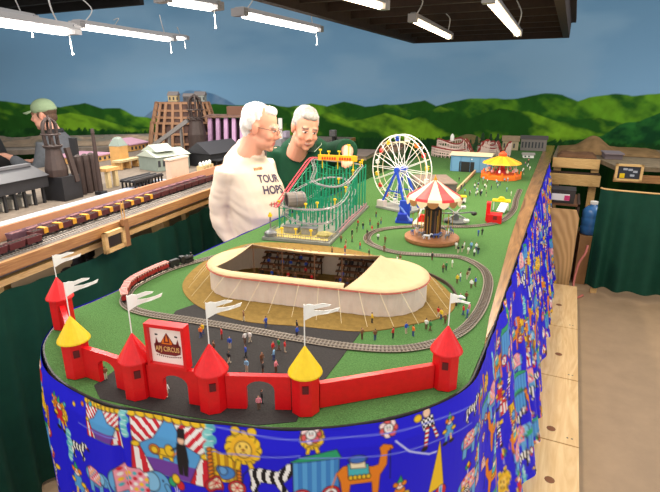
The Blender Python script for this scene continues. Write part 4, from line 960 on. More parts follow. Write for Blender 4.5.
for r_, z0, z1 in ((.36, 0, .26), (.30, .26, .44)):
    for k in range(n):
        a_ = PI+PI*k/(n-1); a2 = PI+PI*min(k+1, n-1)/(n-1)
        B().bar((r_*math.cos(a_), r_*.8*math.sin(a_), z0), ((r_-.05)*math.cos(a_), (r_-.05)*.8*math.sin(a_), z1), .024).build('trestle_post', TRS, t)
        if k < n-1:
            for f in (.25, .6, .98): rr = r_-.05*f; zf = z0+(z1-z0)*f; B().bar((rr*math.cos(a_), rr*.8*math.sin(a_), zf), (rr*math.cos(a2), rr*.8*math.sin(a2), zf), .02).build('trestle_beam', TRS, t)
B().lathe([(.29, 0), (.26, .25), (.22, .44), (.001, .445)], (0, 0.02, 0), 20).build('trestle_core', mat('core_dark', (84, 62, 56), .9, .3, 20), t)
for i, (x, y, w_, h, c, lab) in enumerate(((-.14, -.04, .11, .10, CR2, 'small cream house on the left of the trestle mound top'), (.0, .02, .11, .08, mat('house_dk', (90, 84, 84), .7), 'small dark house in the middle of the trestle mound top'), (.13, -.02, .12, .10, mat('house_gr', (150, 156, 150), .7), 'small grey house on the right of the trestle mound top'))):
    q = tc+Matrix.Rotation(YAW, 3, 'Z')@Vector((x, y, .4455*1.08+.001)); q2 = q+Matrix.Rotation(YAW, 3, 'Z')@Vector((w_*.85, 0, 0)); s = shed('hilltop_house', lab, q, q2, .1, h*.6, h*.4, c, mat('hill_roof', (116, 110, 110), .8), None, .008)
    for k in range(3): B().box((.02+.038*k, -.001, h*.3), (.016, .003, h*.3)).build('window', mat('glass_dark', (50, 54, 60), .3), s)
# pink ribbed arches
rc = atd(233, 150, 4.85); rc.z = L3Z+.001
t = thing('ribbed_coal_dock', 'tall lilac ribbed dock with dark bays behind the white-haired person', 'dock', rc, YAW)
B().box((.02, .16, .17), (.50, .16, .34)).build('dock_core', mat('dock_dark', (58, 40, 48), .8), t)
for k in range(7):
    x = -.21+.077*k; b = B(); b.prism([(0, 0), (.05, 0), (.10, .1), (.135, .24), (.15, .36), (.2, .36), (.2, .38), (.10, .38), (.06, .25), (.03, .12)], -.017, .017, fr=lambda u, v, w_: (x+w_, -.08+u, v)); b.build('rib', PNK2, t)
B().box((.02, .12, .37), (.54, .26, .02)).build('dock_deck', mat('dock_deck', (120, 90, 80), .8), t)
B().box((.05, .12, .42), (.2, .12, .08)).build('dock_house', mat('house_brown', (110, 76, 60), .8), t)
# rocky scenery toward the mural
a_ = np.linspace(0, 1, 160); b2 = np.linspace(0, 1, 30); AA, BB = np.meshgrid(a_, b2)
px = np.array([atd(-60+AA[0, i]*235, 142, 5.4+.3*AA[0, i])[:2] for i in range(160)])
ds = px/np.hypot(px[:, 0], px[:, 1])[:, None]
XX = px[None, :, 0]+ds[None, :, 0]*BB*.9; YY = px[None, :, 1]+ds[None, :, 1]*BB*.9
ok = XX < 9
zz = L3Z+.002+(.02+.10*fbm(XX*7, YY*7, 61))*np.sin(PI*np.clip(BB, .02, .98))
cc = L3((150, 132, 112))*(.6+.8*fbm(XX*18, YY*18, 62)[..., None]); g_ = np.clip((fbm(XX*5, YY*5, 63)-.5)*6, 0, 1)[..., None]; cc = cc*(1-g_)+L3((110, 108, 98))*g_
o = grid_mesh('rocky_scenery', XX, YY, zz, cc, vcol('rock_paint', .95, .1)); tag(o, 'rocky grey-brown scenery strip below the mural at left', 'scenery', None, None)
# derrick behind the green-shirted person and the white plant between the two older men
p = lp(348, 162) if False else L(2.62, .35, LG)
t = thing('boom_crane', 'black boom crane beside the green-shirted person', 'crane', L(*ab(338, 163), LG), LR)
B().box((0, 0, .05), (.1, .08, .10)).build('crane_base', BK2, t); B().bar((-.14, .0, .26), (.12, .0, .02), .03).build('boom', BK2, t); B().box((-.15, 0, .27), (.05, .05, .05)).build('boom_head', DGR, t)
B().bar((-.14, .0, .25), (-.12, .0, .0), .02).build('boom_support', BK2, t)
t = thing('white_plant', 'white and grey processing plant seen between the two older men', 'building', L(ab(300, 160)[0]+.5, .26, LG), LR)
B().box((0, .06, .07), (.26, .14, .14)).build('plant_wall', mat('plant_grey', (150, 152, 156), .6), t); B().cyl((-.05, .03, .14), (-.05, .03, .34), .022, n=10).build('plant_stack', WHT, t); B().box((.02, .0, .18), (.1, .05, .06)).build('plant_house', mat('plant_lilac', (170, 160, 180), .6), t)
for k in range(4): B().box((-.1+.06*k, -.012, .06), (.03, .004, .08)).build('window', mat('glass_dark', (50, 54, 60), .3), t)
# low things between the display and the mural (right of the men)
for px_, py_, w_, d, h, m, lab in ((372, 157, .5, .25, .03, mat('low_board', (160, 128, 112), .8, .1, 10), 'low pinkish board building behind the ferris wheel'), (400, 150, .34, .18, .06, BRN, 'brown low shed behind the ferris wheel, below the tree line'), (345, 152, .3, .2, .03, mat('low_tan', (176, 150, 124), .8), 'pale low platform right of the green-shirted person')):
    t = thing('low_shed', lab, 'shed', L(*ab(px_, py_), LG), LR)
    B().box((0, d/2, h/2), (w_, d, h)).build('shed_wall', m, t); B().box((0, d/2, h+.005), (w_+.02, d+.02, .01)).build('roof', mat('low_roof', (104, 92, 84), .8, .15, 20), t)
# ================================================================== PEOPLE
def fuse(b, voxel, smooth=6, fac=.5, sub=0):
    me = b.mesh('fuse_tmp', SKIN); o = bpy.data.objects.new('fuse_tmp', me); COL.objects.link(o)
    r = o.modifiers.new('r', 'REMESH'); r.mode = 'VOXEL'; r.voxel_size = voxel; r.use_smooth_shade = True
    s = o.modifiers.new('s', 'SMOOTH'); s.iterations = smooth; s.factor = fac
    dg = bpy.context.evaluated_depsgraph_get(); out = bpy.data.meshes.new_from_object(o.evaluated_get(dg)); bpy.data.objects.remove(o); bpy.data.meshes.remove(me)
    return out
def rings(b, rs, n=20):
    """rs: (x,y,z,rx,ry) elliptical horizontal rings -> closed loft"""
    vs = []
    for r_ in rs:
        x, y, z, rx, ry = r_[:5]; tl = r_[5] if len(r_) > 5 else 0
        for j in range(n):
            t = 2*PI*j/n; c, s = math.cos(t), math.sin(t); q = 1/((abs(c)**2.5+abs(s)**2.5)**(1/2.5)); vs.append((x+rx*c*q, y+ry*s*q, z-tl*ry*s*q))
    k = len(rs); fs = [(i*n+j, i*n+(j+1) % n, (i+1)*n+(j+1) % n, (i+1)*n+j) for i in range(k-1) for j in range(n)]
    fs += [tuple(range(n-1, -1, -1)), tuple(range((k-1)*n, k*n))]; b.add(vs, fs)
def head_shape(b, M, jaw=1, nk=1):
    """union of volumes for a head in head space (y forward, z up, origin between the ears)"""
    R = M.to_3x3(); P = lambda x, y, z: M@Vector((x, y, z))
    e = lambda c, r: b.sph(P(*c), r, 18, R=R)
    e((0, -.012, .035), (.076, .098, .092)); e((0, .03, -.02), (.064, .070, .088)); e((0, .032, -.082), (.054*jaw, .056, .042)); e((0, .076, -.106), (.024, .018, .018))
    b.tube([P(0, .092, .012), P(0, .108, -.012), P(0, .118, -.034)], [.010, .012, .016], 8); e((-.012, .102, -.04), (.010, .012, .009)); e((.012, .102, -.04), (.010, .012, .009))
    e((-.03, .082, .024), (.026, .014, .009)); e((.03, .082, .024), (.026, .014, .009))
    for s in (-1, 1):
        e((s*.042, .066, -.036), (.024, .022, .024)); e((s*.031, .084, .003), (.016, .010, .010))
        e((s*.080, -.008, -.012), (.010, .020, .034)); e((s*.084, -.018, .002), (.009, .013, .022)); e((s*.04, .03, -.075), (.022, .04, .03))
    e((0, .088, -.066), (.026, .011, .008)); e((0, .087, -.079), (.022, .011, .008))
    b.tube([P(0, -.02, -.05), P(0, -.035, -.13), P(0, -.06, -.21)], [.056*nk, .060*nk, .070*nk], 14)
    for s in (-1, 1): e((s*.028, .045, -.068), (.032, .042, .044))
def paint_body(me, M, skin, extra=None, smile=False, brow=(120, 110, 104), blush=.25):
    a = me.color_attributes.new('paint', 'FLOAT_COLOR', 'POINT'); n = len(me.vertices); co_ = np.empty(n*3); me.vertices.foreach_get('co', co_); co_ = co_.reshape(-1, 3)
    Mi = np.array(M.inverted()); h = co_@Mi[:3, :3].T+Mi[:3, 3]; x, y, z = np.abs(h[:, 0]), h[:, 1], h[:, 2]
    c = np.tile(L3(skin), (n, 1)); front = y > .05
    red = L3([skin[0]*1.0, skin[1]*.78, skin[2]*.74])
    def put(m, col, k=1.0): m = (np.clip(m, 0, 1)*k)[:, None]; c[:] = c*(1-m)+col*m
    put(np.exp(-((x-.045)/.02)**2-((z+.035)/.02)**2)*front, red, blush*2); put(np.exp(-(x/.016)**2-((z+.035)/.02)**2)*front, red, blush*2.4); put(np.exp(-((x-.083)/.012)**2-((z+.01)/.035)**2), red, blush*1.6)
    inhead = (np.abs(z) < .14) & (np.abs(h[:, 0]) < .11)
    put(((np.hypot(x/(.019 if smile else .024), (z+.0685-.10*x*(1 if smile else .1))/(.0048 if smile else .007)) < 1) & front & inhead)*1.0, L3((186, 104, 96)) if not smile else L3((214, 186, 172)))
    put(((np.hypot(x/.024, (z+.079-.12*x*(1 if smile else .1))/.007) < 1) & front & inhead)*1.0, L3((188, 108, 98)))
    put(((np.hypot((x-.031)/.0145, (z-.002)/.0062) < 1) & (y > .06) & inhead)*1.0, L3((232, 226, 220))); put(((np.hypot((x-.031)/.0068, (z-.001)/.0068) < 1) & (y > .06) & inhead)*1.0, L3((52, 40, 36)))
    put(((np.abs(z-.0095) < .0028) & (np.abs(x-.031) < .016) & (y > .06) & inhead)*1.0, L3((110, 70, 60)))
    put(((np.abs(z-.025-.12*(x-.03)*-1) < .0055) & (np.abs(x-.032) < .021) & (y > .06) & inhead)*1.0, L3(brow))
    cc = np.ones((n, 4), np.float32); cc[:, :3] = c; a.data.foreach_set('color', cc.ravel())
SKM = vcol('skin_tone', .55, .35)
def hand(b, wrist, dirv, palm_n, s=1, curl=.6, thumb=1):
    """palm + five separate fingers; dirv forearm direction, palm_n palm normal (fingers curl toward it)"""
    d = Vector(dirv).normalized(); n_ = Vector(palm_n); n_ = (n_-d*n_.dot(d)).normalized(); t = d.cross(n_)*thumb; w_ = Vector(wrist)
    R = Matrix((t, n_, d)).transposed()
    b.sph(w_+d*.045*s, (.040*s, .016*s, .052*s), 10, R=R); b.tube([w_-d*.02*s, w_+d*.02*s], [.026*s, .028*s], 8)
    for k, (o, ln) in enumerate(((.029, .070), (.010, .080), (-.010, .075), (-.029, .058))):
        p = w_+d*.082*s+t*o*s; q = [w_+d*.045*s+t*o*.7*s, p]; dd = d.copy()
        for j in range(3):
            dd = (dd+n_*curl*(.5+.25*j)).normalized(); p = p+dd*ln*s/3*(1.15-.15*j); q.append(p)
        b.tube(q, [.010*s, .0098*s, .0090*s, .0084*s, .0066*s], 8)
    p = w_+d*.022*s+t*.026*s; q = [w_+d*.012*s, p]; dd = (d*.6+t*.8+n_*.15).normalized()
    for j in range(2): p = p+dd*.034*s; q.append(p); dd = (dd+d*.35+n_*.2).normalized()
    b.tube(q, [.014*s, .013*s, .0105*s, .0082*s], 8)
def hair_mesh(M, parts, seed, amp=.006, fr=60, voxel=.006):
    b = B(); R = M.to_3x3()
    for c, r in parts: b.sph(M@Vector(c), r, 20, R=R)
    me = fuse(b, voxel, 2); n = len(me.vertices); v = np.empty(n*3); me.vertices.foreach_get('co', v); v = v.reshape(-1, 3); nn = np.empty(n*3); me.vertices.foreach_get('normal', nn); nn = nn.reshape(-1, 3)
    d = amp*(fbm(v[:, 0]*fr+v[:, 2]*fr*.6, v[:, 1]*fr+v[:, 2]*fr*.3, seed)-.45)*2; me.vertices.foreach_set('co', (v+nn*d[:, None]).ravel()); me.update(); return me
def link(name, me, m, parent=None):
    me.materials.clear(); me.materials.append(m); o = bpy.data.objects.new(name, me); COL.objects.link(o)
    if parent is not None: o.parent = parent
    return o
def legs_into(b, hip, s=1, stance=.10, h=.9):
    for k in (-1, 1): b.tube([(k*.085, hip, h), (k*stance, hip+.01, h*.52), (k*stance, hip-.01, .10)], [.095*s, .066*s, .052*s], 12)
def shoes(parent, hip, stance, m):
    for k in (-1, 1):
        b = B(); b.prism([(-.045, -.09), (.045, -.09), (.05, .1), (.03, .18), (-.03, .18), (-.05, .1)], 0, .03); b.sph((k*0, 0, .05), (.048, .09, .05), 10); b.sph((0, .1, .035), (.045, .08, .03), 10)
        b.build('shoe', m, parent, loc=(k*stance, hip, 0))
JEAN = mat('jeans', (52, 66, 96), .8, .15, 60)
# ---------------- 1: white-haired person in the white sweatshirt
def man_white():
    hc = atd(261, 127, 2.80); base = Vector((hc.x-.075, hc.y-.005, 0)); rz = math.radians(-98)
    Rz = Matrix.Rotation(rz, 4, 'Z'); W = Matrix.Translation(base)@Rz; Wi = W.inverted()
    hl = Wi@hc; yawh = math.radians(24)
    M = Matrix.Translation(hl)@Matrix.Rotation(yawh, 4, 'Z')@Matrix.Rotation(math.radians(-14), 4, 'X')
    sh = hl.z-.185     # shoulder height
    b = B(); head_shape(b, M, 1.08, 1.15)
    rings(b, [(0, -.01, .86, .15, .11), (0, .02, 1.0, .15, .13), (0, 0, sh-.15, .15, .11), (0, -.035, sh-.02, .13, .08), (0, -.05, sh+.04, .06, .05)])
    legs_into(b, 0, .92)
    # arms: near one (local +x is the figure's right = camera side)
    RA = [(.15, -.045, sh-.045), (.19, -.095, sh-.30), (.18, .04, sh-.53)]
    LA = [(-.155, -.04, sh-.045), (-.26, -.03, sh-.30), (-.20, .10, sh-.50)]
    for A in (RA, LA): b.tube(spl(A, 4), [.05, .048, .046, .044, .042, .038, .034, .030, .027], 10); d = Vector(A[2])-Vector(A[1]); hand(b, A[2], d, (-1 if A is RA else 1, 0, 0), 1, .5, 1 if A is RA else -1)
    me = fuse(b, .0065, 6); paint_body(me, M, (222, 158, 132), brow=(196, 180, 170), blush=.2)
    o = link('person', me, SKM); o.location = base; o.rotation_euler = (0, 0, rz)
    tag(o, 'older person with white wavy hair and glasses in white sweatshirt, standing behind the display table', 'person')
    b = B(); rings(b, [(0, -.01, sh-.62, .165, .15), (0, .015, sh-.58, .172, .17), (0, .05, sh-.45, .182, .19), (0, .05, sh-.30, .18, .178), (0, .012, sh-.16, .182, .145), (0, -.02, sh-.06, .175, .115), (0, -.035, sh+.005, .145, .092, .25), (0, -.015, sh+.038, .098, .080, .5), (0, .005, sh+.062, .072, .068, .6)], 28)
    for A in (RA, LA):
        q = spl(A, 5); n_ = len(q); b.tube(q[:-1], [.070-.026*min(1, i/(n_-2))+.003*math.sin(i*2.3) for i in range(n_-1)], 14); b.sph(q[-2], (.05, .05, .036), 10)
    b.tube([(.072*math.cos(i*PI/10), .005+.066*math.sin(i*PI/10), sh+.064-.045*math.sin(i*PI/10)) for i in range(20)], .012, 8, closed=True)
    me = fuse(b, .010, 3); n = len(me.vertices); v = np.empty(n*3); me.vertices.foreach_get('co', v); v = v.reshape(-1, 3); nn = np.empty(n*3); me.vertices.foreach_get('normal', nn); nn = nn.reshape(-1, 3)
    d = .010*(fbm(v[:, 0]*7+v[:, 2]*8, v[:, 2]*24+v[:, 1]*12, 81, 2)-.42)*2*np.clip((sh-.05-v[:, 2])/.15, .1, 1); me.vertices.foreach_set('co', (v+nn*d[:, None]).ravel()); me.update()
    sw = link('sweatshirt', me, mat('sweatshirt_white', (220, 202, 184), .85, .03, 12, spec=.15), o)
    b = B(); legs_into(b, 0, 1.16, .1, sh-.52); rings(b, [(0, 0, sh-.72, .16, .13), (0, 0, sh-.55, .175, .16)]); link('trousers', fuse(b, .014, 3), JEAN, o); shoes(o, 0, .1, BLK)
    hr = hair_mesh(M, [((0, -.034, .050), (.080, .090, .082)), ((0, -.075, .0), (.070, .044, .070)), ((0, .035, .095), (.052, .040, .030)), ((.066, -.045, .02), (.020, .032, .045)), ((-.066, -.045, .02), (.020, .032, .045)), ((0, -.062, -.05), (.058, .034, .036))], 5, .007, 50)
    link('hair', hr, mat('white_hair', (222, 220, 216), .8, .12, 60, .5), o)
    b = B()
    for s in (-1, 1):
        b.tube([M@Vector((s*.032+.022*math.cos(i*PI/8), .112, .0+.017*math.sin(i*PI/8))) for i in range(16)], .0016, 5, closed=True); b.tube([M@Vector((s*.054, .110, .006)), M@Vector((s*.078, .06, .008)), M@Vector((s*.082, -.01, .004))], .0018, 5)
    b.tube([M@Vector((-.01, .113, .004)), M@Vector((.01, .113, .004))], .0016, 5); b.build('glasses', mat('glasses_metal', (110, 90, 80), .3, metal=.6), o)
    # print on the chest, laid onto the cloth
    bv = BVHTree.FromPolygons([v_.co.copy() for v_ in me.vertices], [tuple(p.vertices) for p in me.polygons])
    def onto(s, size, ux, uz, m, name, slant=0, mesh=None, gx=1):
        t = text_ob(s, size, m, name, 0, o, bold=.0018) if mesh is None else mesh
        bm = bmesh.new(); bm.from_mesh(t.data); bmesh.ops.subdivide_edges(bm, edges=[e for e in bm.edges if e.calc_length() > .012], cuts=2); bmesh.ops.triangulate(bm, faces=bm.faces[:]); bm.to_mesh(t.data); bm.free()
        ax = math.radians(24); dirv = Vector((math.sin(ax), math.cos(ax), 0)); rt = Vector((-dirv.y, dirv.x, 0))*-1
        # seen from the front the text runs from the figure's right (+x) to its left
        for v_ in t.data.vertices:
            u, w_ = v_.co.x*gx, v_.co.y; p = Vector((0, 0, 0))+rt*(-(u+ux))*-1*-1+dirv*.6+Vector((0, 0, uz+w_+slant*u))
            h_ = bv.ray_cast(p, -dirv)
            if h_[0] is not None: v_.co = h_[0]+h_[1]*.0025
        t.data.update(); return t
    NAVY = mat('print_navy', (72, 60, 86), .8)
    onto('TOUR', .056, .055, sh-.105, NAVY, 'chest_lettering', -.12); onto('HOPS', .060, .065, sh-.165, NAVY, 'chest_lettering', -.12)
    b = B()
    for k in range(3): b.prism([(-.03+.02*k, -.01), (-.025+.02*k, .012), (-.02+.02*k, .012), (-.022+.02*k, -.012)], 0, .0001)
    b.prism([(-.04, -.002), (.03, .004), (.03, .008), (-.04, .002)], 0, .0001)
    t = b.build('chest_drawing', mat('print_red', (206, 104, 96), .8), o); onto(None, 0, .05, sh-.235, None, '', 0, t)
    b = B()
    for k in range(6): b.prism([(-.03+.011*k, -.006), (-.027+.011*k, .008), (-.021+.011*k, .006), (-.022+.011*k, -.007)], 0, .0001)
    t = b.build('neck_print', mat('print_gold', (214, 160, 96), .8), o); onto(None, 0, -.0, sh-.045, None, '', 0, t)
man_white()
# ---------------- 2: grey-haired person in the green polo, bending over the coaster
def man_green():
    hc = atd(305.5, 128, 3.15); base = Vector((hc.x-.135, hc.y+.235, 0)); rz = math.radians(-150)
    W = Matrix.Translation(base)@Matrix.Rotation(rz, 4, 'Z'); Wi = W.inverted(); hl = Wi@hc
    M = Matrix.Translation(hl)@Matrix.Rotation(math.radians(16), 4, 'Z')@Matrix.Rotation(math.radians(-16), 4, 'X')@Matrix.Rotation(math.radians(-8), 4, 'Y')
    sh = hl.z-.105; yn = hl.y-.115; hx = hl.x
    tgt = Wi@(Vector(atd(347, 157, 2.95))); 
    b = B(); head_shape(b, M, 1.1, 1.1)
    rings(b, [(0, 0, .9, .14, .10), (0, .03, 1.05, .15, .11), (hx*.5, yn-.06, sh-.15, .16, .11), (hx*.6, yn-.04, sh-.02, .12, .07), (hx*.8, yn-.02, sh+.03, .06, .05)])
    legs_into(b, 0, .92)
    sL = Vector((hx*.5-.18, yn-.03, sh-.08)); el = sL.lerp(tgt, .5)+Vector((-.05, -.03, .03))
    LA = [tuple(sL), tuple(el), tuple(tgt)]; RA = [(hx*.5+.17, yn-.05, sh-.045), (.215, yn-.08, sh-.30), (.18, yn+.0, sh-.54)]
    for A in (RA, LA): b.tube(spl(A, 4), [.05, .048, .046, .044, .042, .039, .035, .030, .027], 10); d = Vector(A[2])-Vector(A[1]); hand(b, A[2], d, (0, 0, -1), 1, .55, 1 if A is RA else -1)
    me = fuse(b, .0065, 6); paint_body(me, M, (216, 154, 128), smile=True, brow=(112, 92, 82), blush=.14)
    o = link('person', me, SKM); o.location = base; o.rotation_euler = (0, 0, rz)
    tag(o, 'smiling person with short grey hair in dark green polo, reaching over the roller coaster', 'person')
    b = B(); rings(b, [(0, -.02, sh-.62, .165, .12), (0, .01, sh-.46, .165, .125), (hx*.4, yn*.6, sh-.26, .185, .14), (hx*.5, yn-.05, sh-.08, .195, .12), (hx*.7, yn-.03, sh-.005, .15, .09, .2), (hx*.9, yn-.0, sh+.03, .085, .075, .4)], 24)
    for A in (RA, LA):
        q = spl(A, 6); b.tube(q[:8], [.084-.012*i/7 for i in range(8)], 14)
    link('polo_shirt', fuse(b, .011, 5), mat('polo_green', (20, 66, 44), .8, .1, 14, spec=.2), o)
    b = B(); cz = sh+.015
    for s in (-1, 1): b.add([(hx+s*.074, yn-.02, cz+.035), (hx+s*.066, yn+.055, cz+.005), (hx+s*.008, yn+.098, cz-.06), (hx+s*.055, yn+.100, cz-.065), (hx+s*.105, yn+.045, cz-.025), (hx+s*.108, yn-.02, cz-.0)], [(0, 1, 2, 3, 4, 5)] if s < 0 else [(5, 4, 3, 2, 1, 0)])
    c = b.build('polo_collar', mat('polo_green_collar', (16, 52, 36), .8), o); sd = c.modifiers.new('t', 'SOLIDIFY'); sd.thickness = .006
    b = B()
    for s in (-1, 1): b.tube([(hx+s*.108, yn-.02, cz+.002), (hx+s*.106, yn+.045, cz-.022), (hx+s*.056, yn+.102, cz-.062)], .0018, 5)
    b.build('collar_piping', mat('piping_pale', (190, 206, 190), .7), o)
    b = B(); legs_into(b, 0, 1.14, .1, sh-.5); rings(b, [(0, 0, sh-.7, .15, .12), (0, 0, sh-.54, .165, .13)]); link('trousers', fuse(b, .014, 3), mat('trousers_dark', (40, 42, 50), .8), o); shoes(o, 0, .1, BLK)
    hr = hair_mesh(M, [((0, -.028, .056), (.081, .094, .080)), ((0, -.075, .0), (.070, .045, .065)), ((0, .05, .092), (.055, .036, .028)), ((.066, -.02, .03), (.020, .045, .035)), ((-.066, -.02, .03), (.020, .045, .035))], 15, .006, 60)
    link('hair', hr, mat('grey_hair', (176, 172, 168), .8, .18, 80, .5), o)
man_green()
# ---------------- 3: capped person in the grey sweater, seen in profile
def man_cap():
    hc = atd(44, 115, 4.55); base = Vector((hc.x+.13, hc.y+.07, 0)); rz = math.radians(205-90)
    W = Matrix.Translation(base)@Matrix.Rotation(rz, 4, 'Z'); Wi = W.inverted(); hl = Wi@hc
    M = Matrix.Translation(hl)@Matrix.Rotation(math.radians(3), 4, 'Z')@Matrix.Rotation(math.radians(-8), 4, 'X'); sh = hl.z-.20; yn = hl.y-.08
    b = B(); head_shape(b, M, .95)
    rings(b, [(0, 0, .9, .14, .10), (0, 0, 1.1, .14, .10), (0, yn, sh-.15, .15, .10), (0, yn, sh-.02, .13, .075), (0, yn, sh+.05, .06, .05)]); legs_into(b, 0, .92)
    LA = [(-.20, yn, sh-.04), (-.24, yn+.10, sh-.27), (-.14, yn+.38, sh-.17)]; RA = [(.20, yn, sh-.04), (.25, yn+.05, sh-.28), (.12, yn+.32, sh-.24)]
    for A in (RA, LA): b.tube(spl(A, 4), [.05, .048, .046, .044, .042, .038, .034, .030, .027], 10); d = Vector(A[2])-Vector(A[1]); hand(b, A[2], d, (0, 0, -1), 1, .4, 1 if A is RA else -1)
    me = fuse(b, .008, 4); paint_body(me, M, (220, 164, 140), smile=True, brow=(120, 90, 70)); o = link('person', me, SKM); o.location = base; o.rotation_euler = (0, 0, rz)
    tag(o, 'person in pale green cap and dark grey sweater, in profile behind the steel mill', 'person')
    b = B(); rings(b, [(0, 0, sh-.58, .17, .13), (0, 0, sh-.4, .18, .135), (0, yn, sh-.2, .195, .13), (0, yn, sh-.08, .19, .115), (0, yn, sh-.005, .15, .09), (0, yn+.005, sh+.05, .08, .07)], 24)
    for A in (RA, LA): q = spl(A, 6); b.tube(q[:-1], [.08-.034*i/11 for i in range(12)], 12)
    link('sweater', fuse(b, .012, 4), mat('sweater_grey', (88, 92, 98), .9, .15, 40), o)
    b = B(); b.lathe([(.074, 0), (.08, .02), (.07, .045), (.062, .045), (.06, 0)], (0, yn+.01, sh+.035), 16); b.build('dark_collar', mat('collar_black', (30, 32, 36), .8), o, smooth=True)
    b = B(); legs_into(b, 0, 1.14, .1, sh-.5); rings(b, [(0, 0, sh-.7, .15, .12), (0, 0, sh-.54, .16, .12)]); link('trousers', fuse(b, .014, 3), mat('trousers_dark', (40, 42, 50), .8), o); shoes(o, 0, .1, BLK)
    link('hair', hair_mesh(M, [((0, -.03, .035), (.080, .090, .07)), ((0, -.065, -.02), (.066, .042, .055)), ((.07, -.0, .005), (.015, .03, .035)), ((-.07, 0, .005), (.015, .03, .035))], 25, .005), mat('brown_hair', (92, 70, 54), .8, .2, 60), o)
    CAP = mat('cap_green', (150, 172, 136), .85, .08, 40)
    b = B(); R = M.to_3x3(); b.sph(M@Vector((0, -.012, .065)), (.090, .108, .082), 22, R=R); b.sph(M@Vector((0, -.02, .05)), (.092, .108, .045), 22, R=R); link('cap', fuse(b, .007, 4), CAP, o)
    b = B(); g = []
    for k in range(9):
        t = -1+k/4; g += [M@Vector((t*.078, .085-.02*t*t, .052-.012*t*t)), M@Vector((t*.070, .175-.06*t*t, .040-.018*t*t))]
    b.add(g, [(2*k, 2*k+1, 2*k+3, 2*k+2) for k in range(8)]); c = b.build('cap_brim', CAP, o, smooth=True); sd = c.modifiers.new('t', 'SOLIDIFY'); sd.thickness = .006
man_cap()
# ---------------- 4: dark-shirted person cut by the left edge
def man_dark():
    p = atd(-30, 160, 4.75); base = Vector((p.x, p.y, 0)); rz = math.radians(60); sh = 1.30
    M = Matrix.Translation((0, .10, sh+.20))@Matrix.Rotation(math.radians(-20), 4, 'X')
    b = B(); head_shape(b, M); rings(b, [(0, 0, .9, .14, .10), (0, 0, 1.1, .14, .10), (0, .02, sh-.15, .15, .10), (0, .03, sh-.02, .13, .075), (0, .04, sh+.05, .06, .05)]); legs_into(b, 0, .92)
    AR = [[(k*.20, .03, sh-.04), (k*.26, .05, sh-.30), (k*.16, .26, sh-.36)] for k in (-1, 1)]
    for A in AR: b.tube(spl(A, 4), [.05, .048, .046, .044, .042, .038, .034, .030, .027], 10); hand(b, A[2], Vector(A[2])-Vector(A[1]), (0, 0, -1), 1, .4, 1 if A[0][0] > 0 else -1)
    me = fuse(b, .009, 4); paint_body(me, M, (214, 158, 134)); o = link('person', me, SKM); o.location = base; o.rotation_euler = (0, 0, rz)
    tag(o, 'dark-shirted person mostly cut off by the left edge of the picture', 'person')
    b = B(); rings(b, [(0, 0, sh-.58, .17, .13), (0, 0, sh-.4, .19, .14), (0, .02, sh-.2, .205, .14), (0, .03, sh-.08, .20, .12), (0, .03, sh-.005, .15, .09), (0, .04, sh+.05, .08, .07)], 24)
    for A in AR: q = spl(A, 6); b.tube(q[:8], [.086-.012*i/7 for i in range(8)], 12)
    link('dark_shirt', fuse(b, .012, 4), mat('shirt_black', (26, 27, 30), .85), o)
    b = B(); legs_into(b, 0, 1.14, .1, sh-.5); rings(b, [(0, 0, sh-.7, .15, .12), (0, 0, sh-.54, .16, .12)]); link('trousers', fuse(b, .014, 3), JEAN, o); shoes(o, 0, .1, BLK)
    link('hair', hair_mesh(M, [((0, -.03, .055), (.083, .094, .080)), ((0, -.075, .0), (.070, .045, .065))], 35), mat('brown_hair', (92, 70, 54), .8), o)
man_dark()
# ================================================================== RIGHT SIDE
bench = thing('low_platform', 'low pine platform running along the right side of the display table', 'platform', (0, 0, 0))
PINE2 = wood('platform_pine', (214, 172, 112), (240, 208, 152), (14, 1.6, 6), 3, .45)
ys_ = [.9, 1.72, 2.28, 2.9, 3.62, 4.5]
KN = mat('knot', (132, 82, 44), .6)
for k in range(5):
    y0, y1 = ys_[k]+.004, ys_[k+1]-.004
    o = B().box((-.06, (y0+y1)/2, .105), (.60, y1-y0, .03)).build('deck_board', PINE2, bench)
    for xk, yk in ((-.02, .32), (.12, .34)):
        q = B(); q.lathe([(.022, 0), (.012, .0006), (.001, .0008)], (xk+.02*math.sin(k*3), y0+(y1-y0)*(yk+.2*math.sin(k*2.2)), .1202), 10); kk = q.build('knot', KN, o)
    for xk in (.19, .21): B().lathe([(.005, 0), (.001, .0006)], (xk, y0+.05, .1202), 8).build('screw_head', DGR, o)
for y in ys_: B().box((-.06, min(max(y, .94), 4.46), .045), (.58, .07, .09)).build('bearer', PINE, bench)
# right-hand layout: table, fascia boards, curtain, clutter below
RZ = 1.055
rt = thing('side_table', 'right-hand scenery table with pine front boards below the mural', 'table', (0, 0, 0))
B().prism([(-.12, 5.76), (.34, 5.76), (.44, 5.36), (2.6, 5.6), (2.6, 6.98), (-.10, 6.98)], RZ-.04, RZ).build('tabletop', mat('side_ground', (120, 104, 80), .95, .3, 14, .3), rt)
B().box((.11, 5.75, RZ-.048), (.44, .018, .10)).build('front_board', PINE, rt)
B().box((.025, 5.68, .847), (.66, .02, .112)).build('lower_board', PINE, rt)
B().box((.025, 5.74, .91), (.64, .10, .01)).build('under_shelf', mat('dark_brown', (62, 46, 34), .8), rt)
B().bar((.44, 5.35, RZ-.11), (2.6, 5.58, RZ-.11), .02, .07).build('long_board', wood('edge_pine', (176, 124, 70), (214, 164, 104), (3, 30, 30), 4, .5), rt)
for x, y in ((-.06, 5.84), (.30, 5.84), (-.06, 6.8), (1.6, 5.66), (2.5, 5.74), (2.5, 6.8)): B().box((x, y, (RZ-.04)/2), (.07, .07, RZ-.04)).build('leg', PINE, rt)
